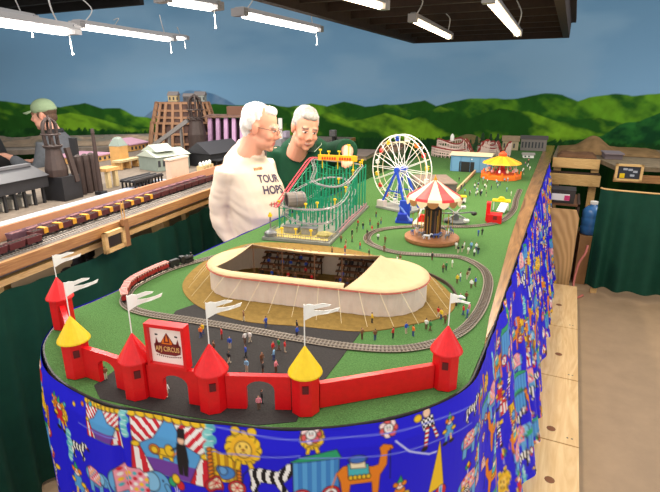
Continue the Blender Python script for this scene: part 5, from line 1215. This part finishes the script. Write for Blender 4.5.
# brown terrain, hill and rock on that table
def terrain(name, x0, x1, y0, y1, f, col, lab, n=70, m_=40, cat='scenery'):
    a_ = np.linspace(x0, x1, n); b_ = np.linspace(y0, y1, m_); XX, YY = np.meshgrid(a_, b_); zz = RZ+.004+f(XX, YY); u = np.clip((XX-x0)/(x1-x0), 0, 1); v = np.clip((YY-y0)/(y1-y0), 0, 1)
    e_ = np.clip(np.minimum(np.minimum(u, 1-u)*10, np.minimum(v, 1-v)*10), 0, 1); zz = RZ+.004+(zz-RZ-.004)*e_
    cc = L3(col)*(.55+.9*fbm(XX*16, YY*16, 71)[..., None]); o = grid_mesh(name, XX, YY, zz, cc, vcol(name+'_paint', .95, .1)); return tag(o, lab, cat)
terrain('earth_hill', -.08, .95, 6.12, 6.95, lambda x, y: .01+.15*np.exp(-((x-.27)/.15)**2-((y-6.5)/.25)**2)+.03*fbm(x*6, y*6, 72), (134, 106, 72), 'brown earthen hill on the right-hand table below the mural', cat='hill')
terrain('brown_rocks', -.08, .30, 5.78, 6.10, lambda x, y: .015+.04*fbm(x*9, y*9, 73), (112, 82, 60), 'brown rocky ground above the pine front board on the right')
t = thing('slate_ramp', 'grey slate-roofed model block on the right-hand table', 'model building', (.44, 5.95, RZ+.001), .1)
B().box((0, 0, .025), (.16, .22, .05)).build('block', mat('slate_violet', (112, 100, 104), .8), t); B().box((0, -.0, .056), (.18, .28, .012)).build('slab_roof', mat('slate_roof', (124, 112, 116), .8), t)
for i, (x, w_, c, lab) in enumerate(((1.0, .62, mat('roof_bluegrey', (82, 96, 106), .6), 'left long blue-grey model factory roof on the right-hand table'), (1.75, .7, mat('roof_bluegrey', (82, 96, 106), .6), 'second long blue-grey model factory roof at the right edge'))):
    p = Vector((x, 5.9+.08*i, RZ+.001)); s = shed('model_factory', lab, p, p+Vector((w_, .08, 0)), .35, .06, .06, mat('factory_wall', (128, 112, 92), .8), c)
    for k in range(int(w_/.07)): B().box((.03+.07*k, -.001, .03), (.03, .003, .03)).build('window', mat('glass_dark', (50, 54, 60), .3), s)
tag(B().box((1.85, 6.6, RZ+.05), (1.45, .26, .09), .0).build('pink_ledge', mat('ledge_pink', (176, 140, 122), .85, .15, 10)), 'pale pinkish ledge behind the blue-grey factory roofs', 'ledge')
# wooden framed control panel
t = thing('control_panel', 'pine framed control panel with small yellow and white parts above the green curtain', 'control panel', (.543, 5.22, .945), .05)
b = B()
for c, d in (((0, 0, .009), (.22, .035, .018)), ((0, 0, .141), (.22, .035, .018)), ((-.10, 0, .075), (.02, .035, .15)), ((.10, 0, .075), (.02, .035, .15))): b.box(c, d)
b.build('frame', PINE, t); B().box((0, .01, .075), (.18, .01, .115)).build('back_plate', mat('panel_dark', (44, 50, 62), .5), t)
B().box((-.05, -.0, .045), (.04, .02, .04)).build('yellow_switch', YEL, t)
for x, z in ((.03, .05), (.05, .085), (-.03, .105), (.01, .1)): B().box((x, 0, z), (.034, .016, .018)).build('white_switch', mat('switch_grey', (170, 176, 186), .5), t)
# curtain (hangs from a rod in front of the right table)
q = [(.315, 4.80), (.42, 4.74), (1.0, 4.70), (1.75, 4.66)]
pp = spl([(x, y, 0) for x, y in q], 40); cx = np.array([p_.x for p_ in pp]); cy = np.array([p_.y for p_ in pp]); s_ = np.r_[0, np.cumsum(np.hypot(np.diff(cx), np.diff(cy)))]
SG = np.linspace(0, s_[-1], 260); ZG = np.linspace(.06, .93, 26); S2, Z2 = np.meshgrid(SG, ZG); k = (.93-Z2)/.9
off = (.010+.030*k)*np.sin(S2*38+1.5*np.sin(S2*7))+.02*k*np.sin(S2*15)
CX = np.interp(S2, s_, cx)+.05*k*(S2-.2); CY = np.interp(S2, s_, cy)-.06*k+off; Z2 = Z2-.06*(1-k)*0+.03*np.sin(S2*3.2)*k*.6
o = grid_mesh('green_curtain', CX, CY, Z2, None, GC); tag(o, 'dark green curtain hanging at the right in front of the shelves', 'curtain')
B().tube([(p_.x, p_.y+.0, .935) for p_ in pp[::6]], .007, 6).build('curtain_rod', PINE, o)
# things under the right table
PLYP = bpy.data.materials.new('plywood_grain'); PLYP.use_nodes = True; nt = PLYP.node_tree; bs = nt.nodes['Principled BSDF']; bs.inputs['Roughness'].default_value = .5
tc_ = nt.nodes.new('ShaderNodeTexCoord'); mp = nt.nodes.new('ShaderNodeMapping'); mp.inputs['Scale'].default_value = (3.2, 3.2, .9); wv = nt.nodes.new('ShaderNodeTexWave'); wv.wave_type = 'RINGS'; wv.rings_direction = 'Y'; wv.inputs['Scale'].default_value = 3.2; wv.inputs['Distortion'].default_value = 5; wv.inputs['Detail'].default_value = 2; wv.inputs['Detail Scale'].default_value = .8
rp = nt.nodes.new('ShaderNodeValToRGB'); rp.color_ramp.elements[0].color = (*lin((178, 138, 86)), 1); rp.color_ramp.elements[1].color = (*lin((206, 166, 110)), 1)
nt.links.new(tc_.outputs['Object'], mp.inputs[0]); nt.links.new(mp.outputs[0], wv.inputs['Vector']); nt.links.new(wv.outputs['Color'], rp.inputs[0]); nt.links.new(rp.outputs[0], bs.inputs['Base Color'])
tag(B().prism([(-.21, 0), (.21, 0), (.21, .68), (.18, .75), (-.21, .75)], -.009, .009, fr=lambda u, v, w_: (u, w_, v)).build('plywood_panel', PLYP, None, loc=(-.03, 4.66, .002), rz=0), 'upright plywood panel behind the end of the low platform', 'panel')
t = thing('labelled_box', 'dark storage box with white and pink label on the shelf under the right table', 'box', (.03, 5.02, .7505))
B().box((0, 0, .06), (.19, .2, .12), tx=1.08, ty=1.08).build('box_body', mat('box_dark', (52, 48, 46), .6), t); B().box((-.02, -.106, .055), (.15, .003, .06)).build('label', WHT, t); B().box((.035, -.108, .05), (.045, .003, .045)).build('pink_mark', mat('label_pink', (214, 60, 120), .5), t)
t = thing('shelf_unit', 'dark timber shelf unit standing under the right table', 'shelf', (-.02, 5.05, 0))
for z in (.74, .40, .06): B().box((0, .1, z), (.40, .5, .018)).build('shelf_board', BRN, t)
for x in (-.19, .19): B().box((x, .1, .38), (.02, .5, .76)).build('side_board', mat('dark_brown', (62, 46, 34), .8), t)
CARD = mat('cardboard', (168, 124, 80), .85, .08, 20)
for x, z, w_, h, lab in ((-.02, .4095, .24, .2, 'cardboard box on the middle shelf under the right table'), (-.02, .0695, .26, .24, 'cardboard box on the bottom shelf under the right table')):
    t = thing('cardboard_box', lab, 'box', (x, 5.02, z)); B().box((0, 0, h/2), (w_, .3, h)).build('box_body', CARD, t); B().box((0, 0, h+.002), (.05, .302, .003)).build('tape', mat('tape', (196, 160, 110), .4), t)
t = thing('water_bottle', 'large blue water bottle standing left of the right green curtain', 'bottle', (.295, 5.0, .47))
b = B(); b.lathe([(.07, 0), (.085, .01), (.085, .07), (.081, .08), (.085, .09), (.085, .15), (.081, .16), (.085, .17), (.085, .22), (.05, .26), (.03, .265), (.03, .29)], n=20); b.build('bottle_body', mat('bottle_blue', (56, 110, 170), .2), t, smooth=True); B().lathe([(.033, .28), (.033, .305), (.001, .306)], n=14).build('bottle_cap', WHT, t)
t = thing('cardboard_carton', 'tall cardboard carton carrying the blue water bottle', 'carton', (.295, 5.0, .0), .1); B().box((0, 0, .233), (.17, .18, .466)).build('carton_body', CARD, t); B().box((0, 0, .467), (.04, .18, .002)).build('tape', mat('tape', (196, 160, 110), .4), t)
tag(B().tube(spl([(.30, 4.60, .012), (.24, 4.52, .012), (.215, 4.60, .10), (.23, 4.63, .28), (.27, 4.65, .38), (.28, 4.67, .45)], 6), .010, 7).build('hose', mat('hose_pink', (190, 110, 96), .5), None, smooth=True), 'pinkish hose looping down beside the right green curtain', 'hose')
tag(B().box((.385, 4.74, .20), (.05, .03, .40), .1).build('leaning_board', PINE), 'short pine upright at the left foot of the right green curtain', 'board')
for i in range(5): pass
# ================================================================== THE PRINTED SKIRT
base = [Vector((x, y, 0)) for x, y in [(XL, 3.2), (XL, 2.4)]+front+[(XR, 2.2), (XR, 3.2), (XR, 4.2), (XR, 5.2)]]
bs_ = np.array([(p.x, p.y) for p in base]); ss = np.r_[0, np.cumsum(np.hypot(*np.diff(bs_, axis=0).T))]
def s_of(px, py, z=T): p = at(px, py, z); d = np.hypot(bs_[:, 0]-p.x, bs_[:, 1]-p.y); return ss[int(np.argmin(d))]
S0 = s_of(44, 352); S1 = s_of(480, 365)
def pos_on(px, py):
    """print position (s along the cloth, depth under the table edge) seen at a photo pixel"""
    d = ray(px, py); cr = bs_[:, 0]*d[1]-bs_[:, 1]*d[0]; best = None
    for i in range(len(bs_)-1):
        if cr[i]*cr[i+1] <= 0 and cr[i] != cr[i+1]:
            t = cr[i]/(cr[i]-cr[i+1]); p = bs_[i]*(1-t)+bs_[i+1]*t; k = np.dot(p, d[:2])/np.dot(d[:2], d[:2])
            if k > 0 and (best is None or k < best[0]): best = (k, ss[i]*(1-t)+ss[i+1]*t, T-(H+k*d[2]))
    return best[1], best[2]
SA = np.r_[np.linspace(0, S0-.05, 120)[:-1], np.linspace(S0-.05, S1+.1, 620)[:-1], np.linspace(S1+.1, ss[-1], 420)]
DA = np.r_[np.linspace(0, .46, 150)[:-1], np.linspace(.46, T-.04, 50)]
SS2, DD = np.meshgrid(SA, DA)
col = np.tile(L3((22, 16, 214)), SS2.shape+(1,)).astype(float)
def smooth_mask(sd, w_=.0018): return np.clip(.5-sd/(2*w_), 0, 1)
class Print:
    def __init__(s, S, D, f=1, sc=1, rot=0): s.S = S; s.D = D; s.f = f; s.sc = sc*.84; s.rot = rot
    def sub(s, r):
        i0, i1 = np.searchsorted(SA, [s.S-r, s.S+r]); j0, j1 = np.searchsorted(DA, [s.D-r, s.D+r]); sl_ = (slice(j0, j1), slice(i0, i1))
        x = (SS2[sl_]-s.S)/s.sc*s.f; y = -(DD[sl_]-s.D)/s.sc
        if s.rot: c, n = math.cos(s.rot), math.sin(s.rot); x, y = x*c+y*n, -x*n+y*c
        return sl_, x, y
    def fill(s, sl_, m, c): m = m[..., None]; col[sl_] = col[sl_]*(1-m)+L3(c)*m
    def ell(s, x0, y0, rx, ry, c, line=True, tilt=0):
        sl_, x, y = s.sub((abs(x0)+abs(y0)+rx+ry+.02)*s.sc)
        if x.size == 0: return s
        u, v = x-x0, y-y0
        if tilt: a, b_ = math.cos(tilt), math.sin(tilt); u, v = u*a+v*b_, -u*b_+v*a
        d = (np.hypot(u/rx, v/ry)-1)*min(rx, ry)*s.sc
        if line: s.fill(sl_, smooth_mask(d-.0022), (30, 20, 30))
        s.fill(sl_, smooth_mask(d), c); return s
    def poly(s, pts, c, line=True, fn=None):
        P = np.array(pts, float); r = (np.abs(P).max()*1.5+.02)*s.sc; sl_, x, y = s.sub(r)
        if x.size == 0: return s
        ins = np.zeros(x.shape, bool); dm = np.full(x.shape, 1e9)
        for (x1, y1), (x2, y2) in zip(P, np.roll(P, -1, 0)):
            cond = ((y1 > y) != (y2 > y)); xi = (x2-x1)*(y-y1)/((y2-y1) if y2 != y1 else 1e-9)+x1; ins ^= cond & (x < xi)
            dx, dy = x2-x1, y2-y1; t = np.clip(((x-x1)*dx+(y-y1)*dy)/(dx*dx+dy*dy+1e-12), 0, 1); dm = np.minimum(dm, np.hypot(x-x1-t*dx, y-y1-t*dy))
        d = np.where(ins, -dm, dm)*s.sc
        if line: s.fill(sl_, smooth_mask(d-.002), (30, 20, 30))
        m = smooth_mask(d)
        if fn is None: s.fill(sl_, m, c)
        else:
            k = fn(x, y); s.fill(sl_, m*(1-k), c[0]); s.fill(sl_, m*k, c[1])
        return s
    def line(s, pts, w_, c):
        P = np.array(pts, float); r = (np.abs(P).max()*1.5+w_+.02)*s.sc; sl_, x, y = s.sub(r)
        if x.size == 0: return s
        dm = np.full(x.shape, 1e9)
        for (x1, y1), (x2, y2) in zip(P, P[1:]):
            dx, dy = x2-x1, y2-y1; t = np.clip(((x-x1)*dx+(y-y1)*dy)/(dx*dx+dy*dy+1e-12), 0, 1); dm = np.minimum(dm, np.hypot(x-x1-t*dx, y-y1-t*dy))
        s.fill(sl_, smooth_mask((dm-w_/2)*s.sc), c); return s
Wc, Bk, Rd, Yl, Or, Sky, Tl, Gn, Pp = (240, 238, 236), (24, 20, 26), (206, 30, 50), (240, 196, 40), (228, 128, 32), (84, 160, 220), (70, 180, 190), (40, 160, 110), (110, 60, 160)
stripe = lambda f, a=0: (lambda x, y: (np.sin((x*math.cos(a)+y*math.sin(a))*f) > 0).astype(float))
def zebra(p):
    st = lambda x, y: (np.sin(x*260+np.sin(y*90)*1.2) > 0).astype(float)
    p.poly([(-.062, .03), (-.03, .04), (.02, .036), (.045, .062), (.07, .064), (.088, .044), (.084, .036), (.064, .042), (.05, .02), (.03, .0), (.045, -.03), (.03, -.05), (.022, -.048), (.028, -.03), (.01, -.004), (-.03, -.004), (-.042, -.03), (-.034, -.056), (-.044, -.058), (-.06, -.03), (-.056, .0)], (Wc, Bk), fn=st)
    p.line([(-.062, .03), (-.078, .01), (-.082, -.02)], .004, Bk); p.ell(.086, .04, .008, .006, Bk); p.line([(.07, .04), (.086, .05)], .003, Rd)
def camel(p):
    p.poly([(-.066, .02), (-.05, .04), (-.02, .044), (.005, .036), (.03, .03), (.048, .034), (.054, .07), (.05, .088), (.06, .098), (.084, .09), (.088, .08), (.072, .074), (.07, .03), (.052, .0), (.046, -.09), (.036, -.09), (.03, -.02), (-.03, -.022), (-.036, -.09), (-.046, -.09), (-.056, -.01)], Or)
    p.poly([(-.036, .046), (.018, .04), (.022, .004), (-.034, .004)], Tl); p.poly([(-.03, .056), (.008, .054), (.012, .03), (-.028, .032)], (240, 226, 190)); p.ell(-.01, .06, .022, .012, (60, 110, 190))
    for k in range(5): p.ell(-.028+.012*k, .0, .005, .006, Yl)
    p.line([(.08, .08), (.082, -.02)], .003, Bk); p.line([(-.066, .02), (-.082, -.03)], .004, Or)
def lion_head(p):
    for k in range(12): p.ell(.036*math.cos(k*PI/6), .036*math.sin(k*PI/6), .015, .015, Yl)
    p.ell(0, 0, .036, .038, (236, 180, 40), False); p.ell(0, -.004, .022, .024, (246, 206, 90)); p.ell(-.009, .006, .003, .004, Bk, False); p.ell(.009, .006, .003, .004, Bk, False); p.ell(0, -.004, .005, .004, (150, 80, 40), False); p.line([(-.008, -.015), (0, -.011), (.008, -.015)], .002, Bk)
    p.ell(-.022, .05, .012, .012, Yl); p.ell(.024, .05, .012, .012, Yl); p.poly([(-.02, -.04), (-.026, -.07), (-.014, -.07), (-.008, -.042)], Yl); p.poly([(.02, -.04), (.03, -.066), (.018, -.07), (.008, -.042)], Yl)
def tent(p, w_=.11, h=.13):
    p.poly([(-w_, .0), (w_, .0), (w_, -h), (-w_, -h)], Sky)
    p.poly([(-w_*.8, -h*.72), (w_*.8, -h*.72), (w_*.8, -h), (-w_*.8, -h)], Pp, False)
    for s in (-1, 1):
        f = lambda x, y, s=s: (np.sin(np.arctan2(y-.03, (x-s*w_*1.02))*26) > 0).astype(float)
        p.poly([(s*w_*1.05, .0), (s*.01, .0), (s*w_*.45, -h*.35), (s*w_*.98, -h*.52)], (Rd, Wc), fn=lambda x, y, s=s: (np.sin((x*s*.8-y*.75)*250) > 0).astype(float))
        p.poly([(s*w_*.86, -h*.5), (s*w_*1.04, -h*.5), (s*w_*1.12, -h*1.05), (s*w_*.52, -h*1.0)], (Rd, Wc), fn=lambda x, y, s=s: (np.sin((x-s*w_)*330/(1+(-y-.05)*8)) > 0).astype(float))
        p.ell(s*w_*.94, -h*.5, .011, .008, Yl)
    for k in range(9): p.ell(-w_*1.0+w_*2*k/8, .004, .016, .013, Yl)
def lion_lying(p):
    p.ell(0, 0, .034, .016, Yl); p.ell(-.036, .006, .018, .018, Or); p.ell(-.036, .004, .011, .012, Yl); p.ell(.02, .014, .016, .02, Yl); p.line([(.03, 0), (.046, .012), (.05, .024)], .005, Or); p.poly([(-.02, -.01), (.03, -.01), (.03, -.024), (.02, -.024), (.016, -.014), (-.008, -.014), (-.01, -.026), (-.02, -.026)], Yl)
def ringmaster(p):
    p.poly([(-.010, .02), (.010, .02), (.014, -.02), (.009, -.06), (.002, -.06), (0, -.03), (-.003, -.06), (-.010, -.06), (-.013, -.02)], Bk); p.ell(0, .03, .008, .009, (236, 190, 160)); p.poly([(-.008, .036), (.008, .036), (.007, .056), (-.007, .056)], Bk); p.line([(-.008, .012), (-.026, -.002)], .005, Bk)
def elephant(p, blanket=True, f=1):
    c = (96, 166, 220); p.ell(-.01, 0, .07, .054, c); p.poly([(-.06, -.02), (-.06, -.1), (-.03, -.1), (-.028, -.04), (.02, -.04), (.022, -.1), (.05, -.1), (.052, -.02)], c); p.ell(.068, .02, .036, .036, c)
    p.line([(.095, .015), (.112, -.03), (.10, -.07)], .018, Bk); p.line([(.095, .015), (.112, -.03), (.10, -.07)], .013, c); p.ell(.05, .02, .022, .03, (130, 190, 230)); p.ell(.084, .03, .003, .004, Bk, False)
    if blanket:
        p.poly([(-.06, .035), (-.03, .058), (.02, .056), (.04, .03), (.036, -.03), (-.056, -.034)], (236, 150, 170), True)
        for k in range(24): p.ell(-.045+.016*(k % 6), .04-.017*(k//6), .006, .006, [Rd, Tl, Yl, Wc][(k*7+k//6) % 4], False)
def clown(p):
    p.poly([(-.02, .02), (.02, .02), (.03, -.04), (-.03, -.04)], [Rd, Gn, Or, Sky][int(p.S*100) % 4]); p.ell(0, .036, .016, .017, (250, 226, 210)); p.ell(-.018, .042, .010, .010, Or); p.ell(.018, .042, .010, .010, Or); p.ell(0, .034, .004, .004, Rd, False); p.poly([(-.012, .05), (.012, .05), (.002, .078)], Gn); p.ell(-.03, -.01, .012, .009, Yl); p.ell(.03, -.01, .012, .009, Yl); p.line([(-.012, -.04), (-.018, -.075)], .012, Sky); p.line([(.012, -.04), (.02, -.075)], .012, Yl); p.ell(-.02, -.08, .012, .007, Bk); p.ell(.022, -.08, .012, .007, Bk)
def wagon(p, w_=.06, h=.12):
    p.poly([(-w_, h*.4), (w_, h*.4), (w_, -h*.5), (-w_, -h*.5)], (Sky, (60, 130, 200)), fn=stripe(260)); p.poly([(-w_*1.1, h*.4), (w_*1.1, h*.4), (w_*.9, h*.62), (-w_*.6, h*.52)], Gn)
    for s in (-1, 1): p.ell(s*w_*.65, -h*.56, .024, .024, Rd); p.ell(s*w_*.65, -h*.56, .016, .016, Wc); p.ell(s*w_*.65, -h*.56, .006, .006, Rd)
def cage_wagon(p):
    p.poly([(-.034, .05), (.034, .03), (.034, -.05), (-.034, -.05)], (Yl, (190, 140, 30)), fn=stripe(280)); p.ell(0, -.02, .026, .020, (70, 130, 200)); p.ell(-.006, -.014, .012, .012, (100, 160, 220))
    for k in range(9): p.ell(-.038, .05-.0125*k, .005, .005, Or); p.ell(.038, .035-.0105*k, .005, .005, Or)
    for s in (-1, 1): p.ell(s*.03, -.066, .023, .023, Rd); p.ell(s*.03, -.066, .016, .016, (240, 220, 190)); [p.line([(s*.03, -.066), (s*.03+.016*math.cos(a), -.066+.016*math.sin(a))], .003, Rd) for a in np.linspace(0, 2*PI, 7)]
def balloons(p):
    p.line([(0, -.04), (-.012, .01)], .0014, Wc); p.line([(0, -.04), (.012, .005)], .0014, Wc); p.line([(0, -.04), (0, .02)], .0014, Wc); p.ell(-.013, .008, .011, .014, Gn); p.ell(.013, .004, .011, .014, Rd); p.ell(0, .022, .011, .014, Yl)
def palm(p):
    for k in range(7): p.ell(.006*math.sin(k*2.5), .05-.017*k, .013, .014, [(130, 210, 210), (90, 180, 190)][k % 2], False); p.line([(-.01, .05-.017*k), (.008, .046-.017*k)], .002, (230, 250, 250))
def flower(p):
    for k in range(7): p.ell(.018*math.cos(k*.9), .018*math.sin(k*.9), .010, .010, [(224, 90, 90), (250, 220, 220)][k % 2])
    p.ell(0, 0, .013, .013, Wc); p.ell(-.004, .003, .002, .003, Bk, False); p.ell(.004, .003, .002, .003, Bk, False); p.line([(-.005, -.004), (.005, -.004)], .002, Rd)
def acrobat(p):
    p.poly([(-.02, .04), (.02, .046), (.026, .012), (-.012, .008)], (Wc, Bk), fn=lambda x, y: ((np.sin(x*420)*np.sin(y*420)) > 0).astype(float)); p.line([(0, .012), (-.004, -.05)], .014, Bk); p.poly([(-.006, .012), (.006, .012), (.003, -.05), (-.008, -.05)], (Rd, Wc), fn=stripe(420, PI/2)); p.poly([(.016, .014), (.024, .01), (.044, -.03), (.036, -.036)], (Rd, Wc), fn=stripe(420, PI/2)); p.ell(-.006, -.056, .008, .006, Bk); p.ell(-.03, .05, .012, .010, Yl); p.ell(.0, .058, .012, .013, (240, 200, 170))
def cone(p): p.poly([(0, .09), (.03, -.09), (-.034, -.09)], Yl)
def ball(p): p.ell(0, 0, .022, .022, Rd); p.poly([(-.007, .02), (.007, .02), (.007, -.02), (-.007, -.02)], Wc, False); p.ell(0, 0, .006, .022, Sky, False)
def minitent(p):
    p.poly([(0, .05), (.034, .01), (-.034, .01)], (Rd, Wc), fn=lambda x, y: (np.sin(np.arctan2(x, .06-y)*24) > 0).astype(float)); p.poly([(-.03, .01), (.03, .01), (.034, -.04), (-.034, -.04)], (Rd, Wc), fn=stripe(300)); p.line([(0, .05), (0, .066)], .003, Bk); p.poly([(0, .066), (.014, .061), (0, .056)], Yl)
def garland(pts, c=(120, 130, 235), w_=.0026):
    q = [safe(*a_) for a_ in pts]; p = Print(q[0][0], q[0][1], sc=1/.84); p.line([(a_[0]-q[0][0], -(a_[1]-q[0][1])) for a_ in q], w_, c)
def safe(px, py):
    for k in range(60):
        try: return pos_on(px+k, py)
        except TypeError: pass
def PP(px, py, **k): s, d = safe(px, py); return Print(s, d, **k)
zebra(PP(84, 447, sc=.62)); tent(PP(170, 417, sc=1.0), .11, .18); tent(PP(104, 405, sc=.52), .11, .2); palm(PP(127, 416, sc=.8)); palm(PP(212, 436, sc=1.0)); lion_lying(PP(168, 449, sc=.85)); ringmaster(PP(186, 447, sc=1.2))
elephant(PP(140, 480, sc=1.05)); elephant(PP(102, 474, sc=.6)); clown(PP(92, 492, sc=.6)); balloons(PP(181, 480, sc=1)); cage_wagon(PP(227, 462, sc=1)); lion_head(PP(245, 445, sc=.95)); zebra(PP(273, 476, sc=.95)); wagon(PP(316, 470, sc=.95)); lion_head(PP(312, 435, sc=.6)); flower(PP(311, 432, sc=.9)); 
camel(PP(359, 472, sc=.95)); flower(PP(386, 425, sc=.9)); acrobat(PP(423, 428, sc=.95)); cone(PP(434, 462, sc=.9)); elephant(PP(461, 478, sc=.75)); clown(PP(395, 486, sc=.7)); clown(PP(445, 425, sc=.6)); clown(PP(467, 450, sc=.55)); lion_head(PP(68, 410, sc=.6)); clown(PP(62, 400, sc=.5)); lion_head(PP(58, 450, sc=.5)); ball(PP(436, 488))
for px in range(70, 120, 8): Print(*safe(px, 402), sc=.5).ell(0, 0, .012, .012, [Yl, Tl, Or][px % 3])
garland([(84, 420), (120, 434)]); garland([(300, 438), (330, 436), (380, 430), (430, 418), (470, 398)]); garland([(300, 452), (345, 454), (390, 448), (430, 438), (465, 420)]); garland([(392, 436), (405, 446), (425, 450), (432, 448)], (200, 205, 250), .004); garland([(215, 448), (260, 452), (300, 450)]); garland([(215, 424), (250, 432), (300, 436)])
prng = random.Random(11); fns = [zebra, camel, lion_head, elephant, clown, wagon, balloons, palm, flower, acrobat, minitent, minitent, ball, clown, cage_wagon]
def scatter(s0, s1, d0, d1, step):
    i = 0; s = s0
    while s < s1:
        d = d0+(.05 if i % 2 else 0)
        while d < d1:
            prng.choice(fns)(Print(s+prng.uniform(-.02, .02), d+prng.uniform(-.02, .02), prng.choice([-1, 1]), prng.uniform(.75, 1.0), prng.uniform(-.15, .15))); d += step
        s += step; i += 1
scatter(S1+.12, ss[-1]-.05, .06, T-.1, .09)
s_a, _ = safe(70, 380); scatter(.3, s_a-.02, .08, .9, .10)
s_e = S1; scatter(s_a+.08, s_e, .36, .95, .115)
for k in range(12): fns[k](Print(S1-.10+.055*(k % 3)*1.2, .07+.085*(k//3), 1, .55))
# shape of the cloth: hangs from the table edge, folds deepen toward the hem, right side flares out
n2 = np.zeros_like(bs_); tdir = np.gradient(bs_, axis=0); n2[:, 0] = tdir[:, 1]; n2[:, 1] = -tdir[:, 0]; n2 /= np.hypot(n2[:, 0], n2[:, 1])[:, None]
bx = np.interp(SS2, ss, bs_[:, 0]); by = np.interp(SS2, ss, bs_[:, 1]); nx = np.interp(SS2, ss, n2[:, 0]); ny = np.interp(SS2, ss, n2[:, 1]); q = np.hypot(nx, ny); nx /= q; ny /= q
k = DD/(T-.04); right = np.clip((SS2-(S1-.12))/.35, 0, 1); left = np.clip((S0+.22-SS2)/.3, 0, 1)
flare = .002+.008*np.minimum(k*20, 1)+.012*k+.15*right*k**1.2
fold = (.003+.008*k)*np.sin(SS2*23+2*np.sin(SS2*4))+right*(.008*np.minimum(k*8, 1)+.022*k)*np.sin(SS2*22+1.8*np.sin(SS2*5)+k*.8)+left*.022*np.minimum(k*5, 1)*np.sin(SS2*44)
fold = fold-.014*np.minimum(k*6, 1)*np.exp(-((SS2-pos_on(122, 430)[0])/.012)**2)-.016*np.minimum(k*6, 1)*np.exp(-((SS2-pos_on(216, 440)[0])/.010)**2)
off = .006+flare+np.maximum(fold, -flare*.9)+right*.012*(fbm(SS2*20, DD*12, 93)-.5)
sk = grid_mesh('table_skirt', bx+nx*off, by+ny*off, T+.001-DD*(T-.039)/(T-.04), np.clip(col, 0, 1), vcol('circus_print', .55, .3))
tag(sk, 'bright blue cloth skirt printed with circus animals, hung round the display table', 'table skirt')
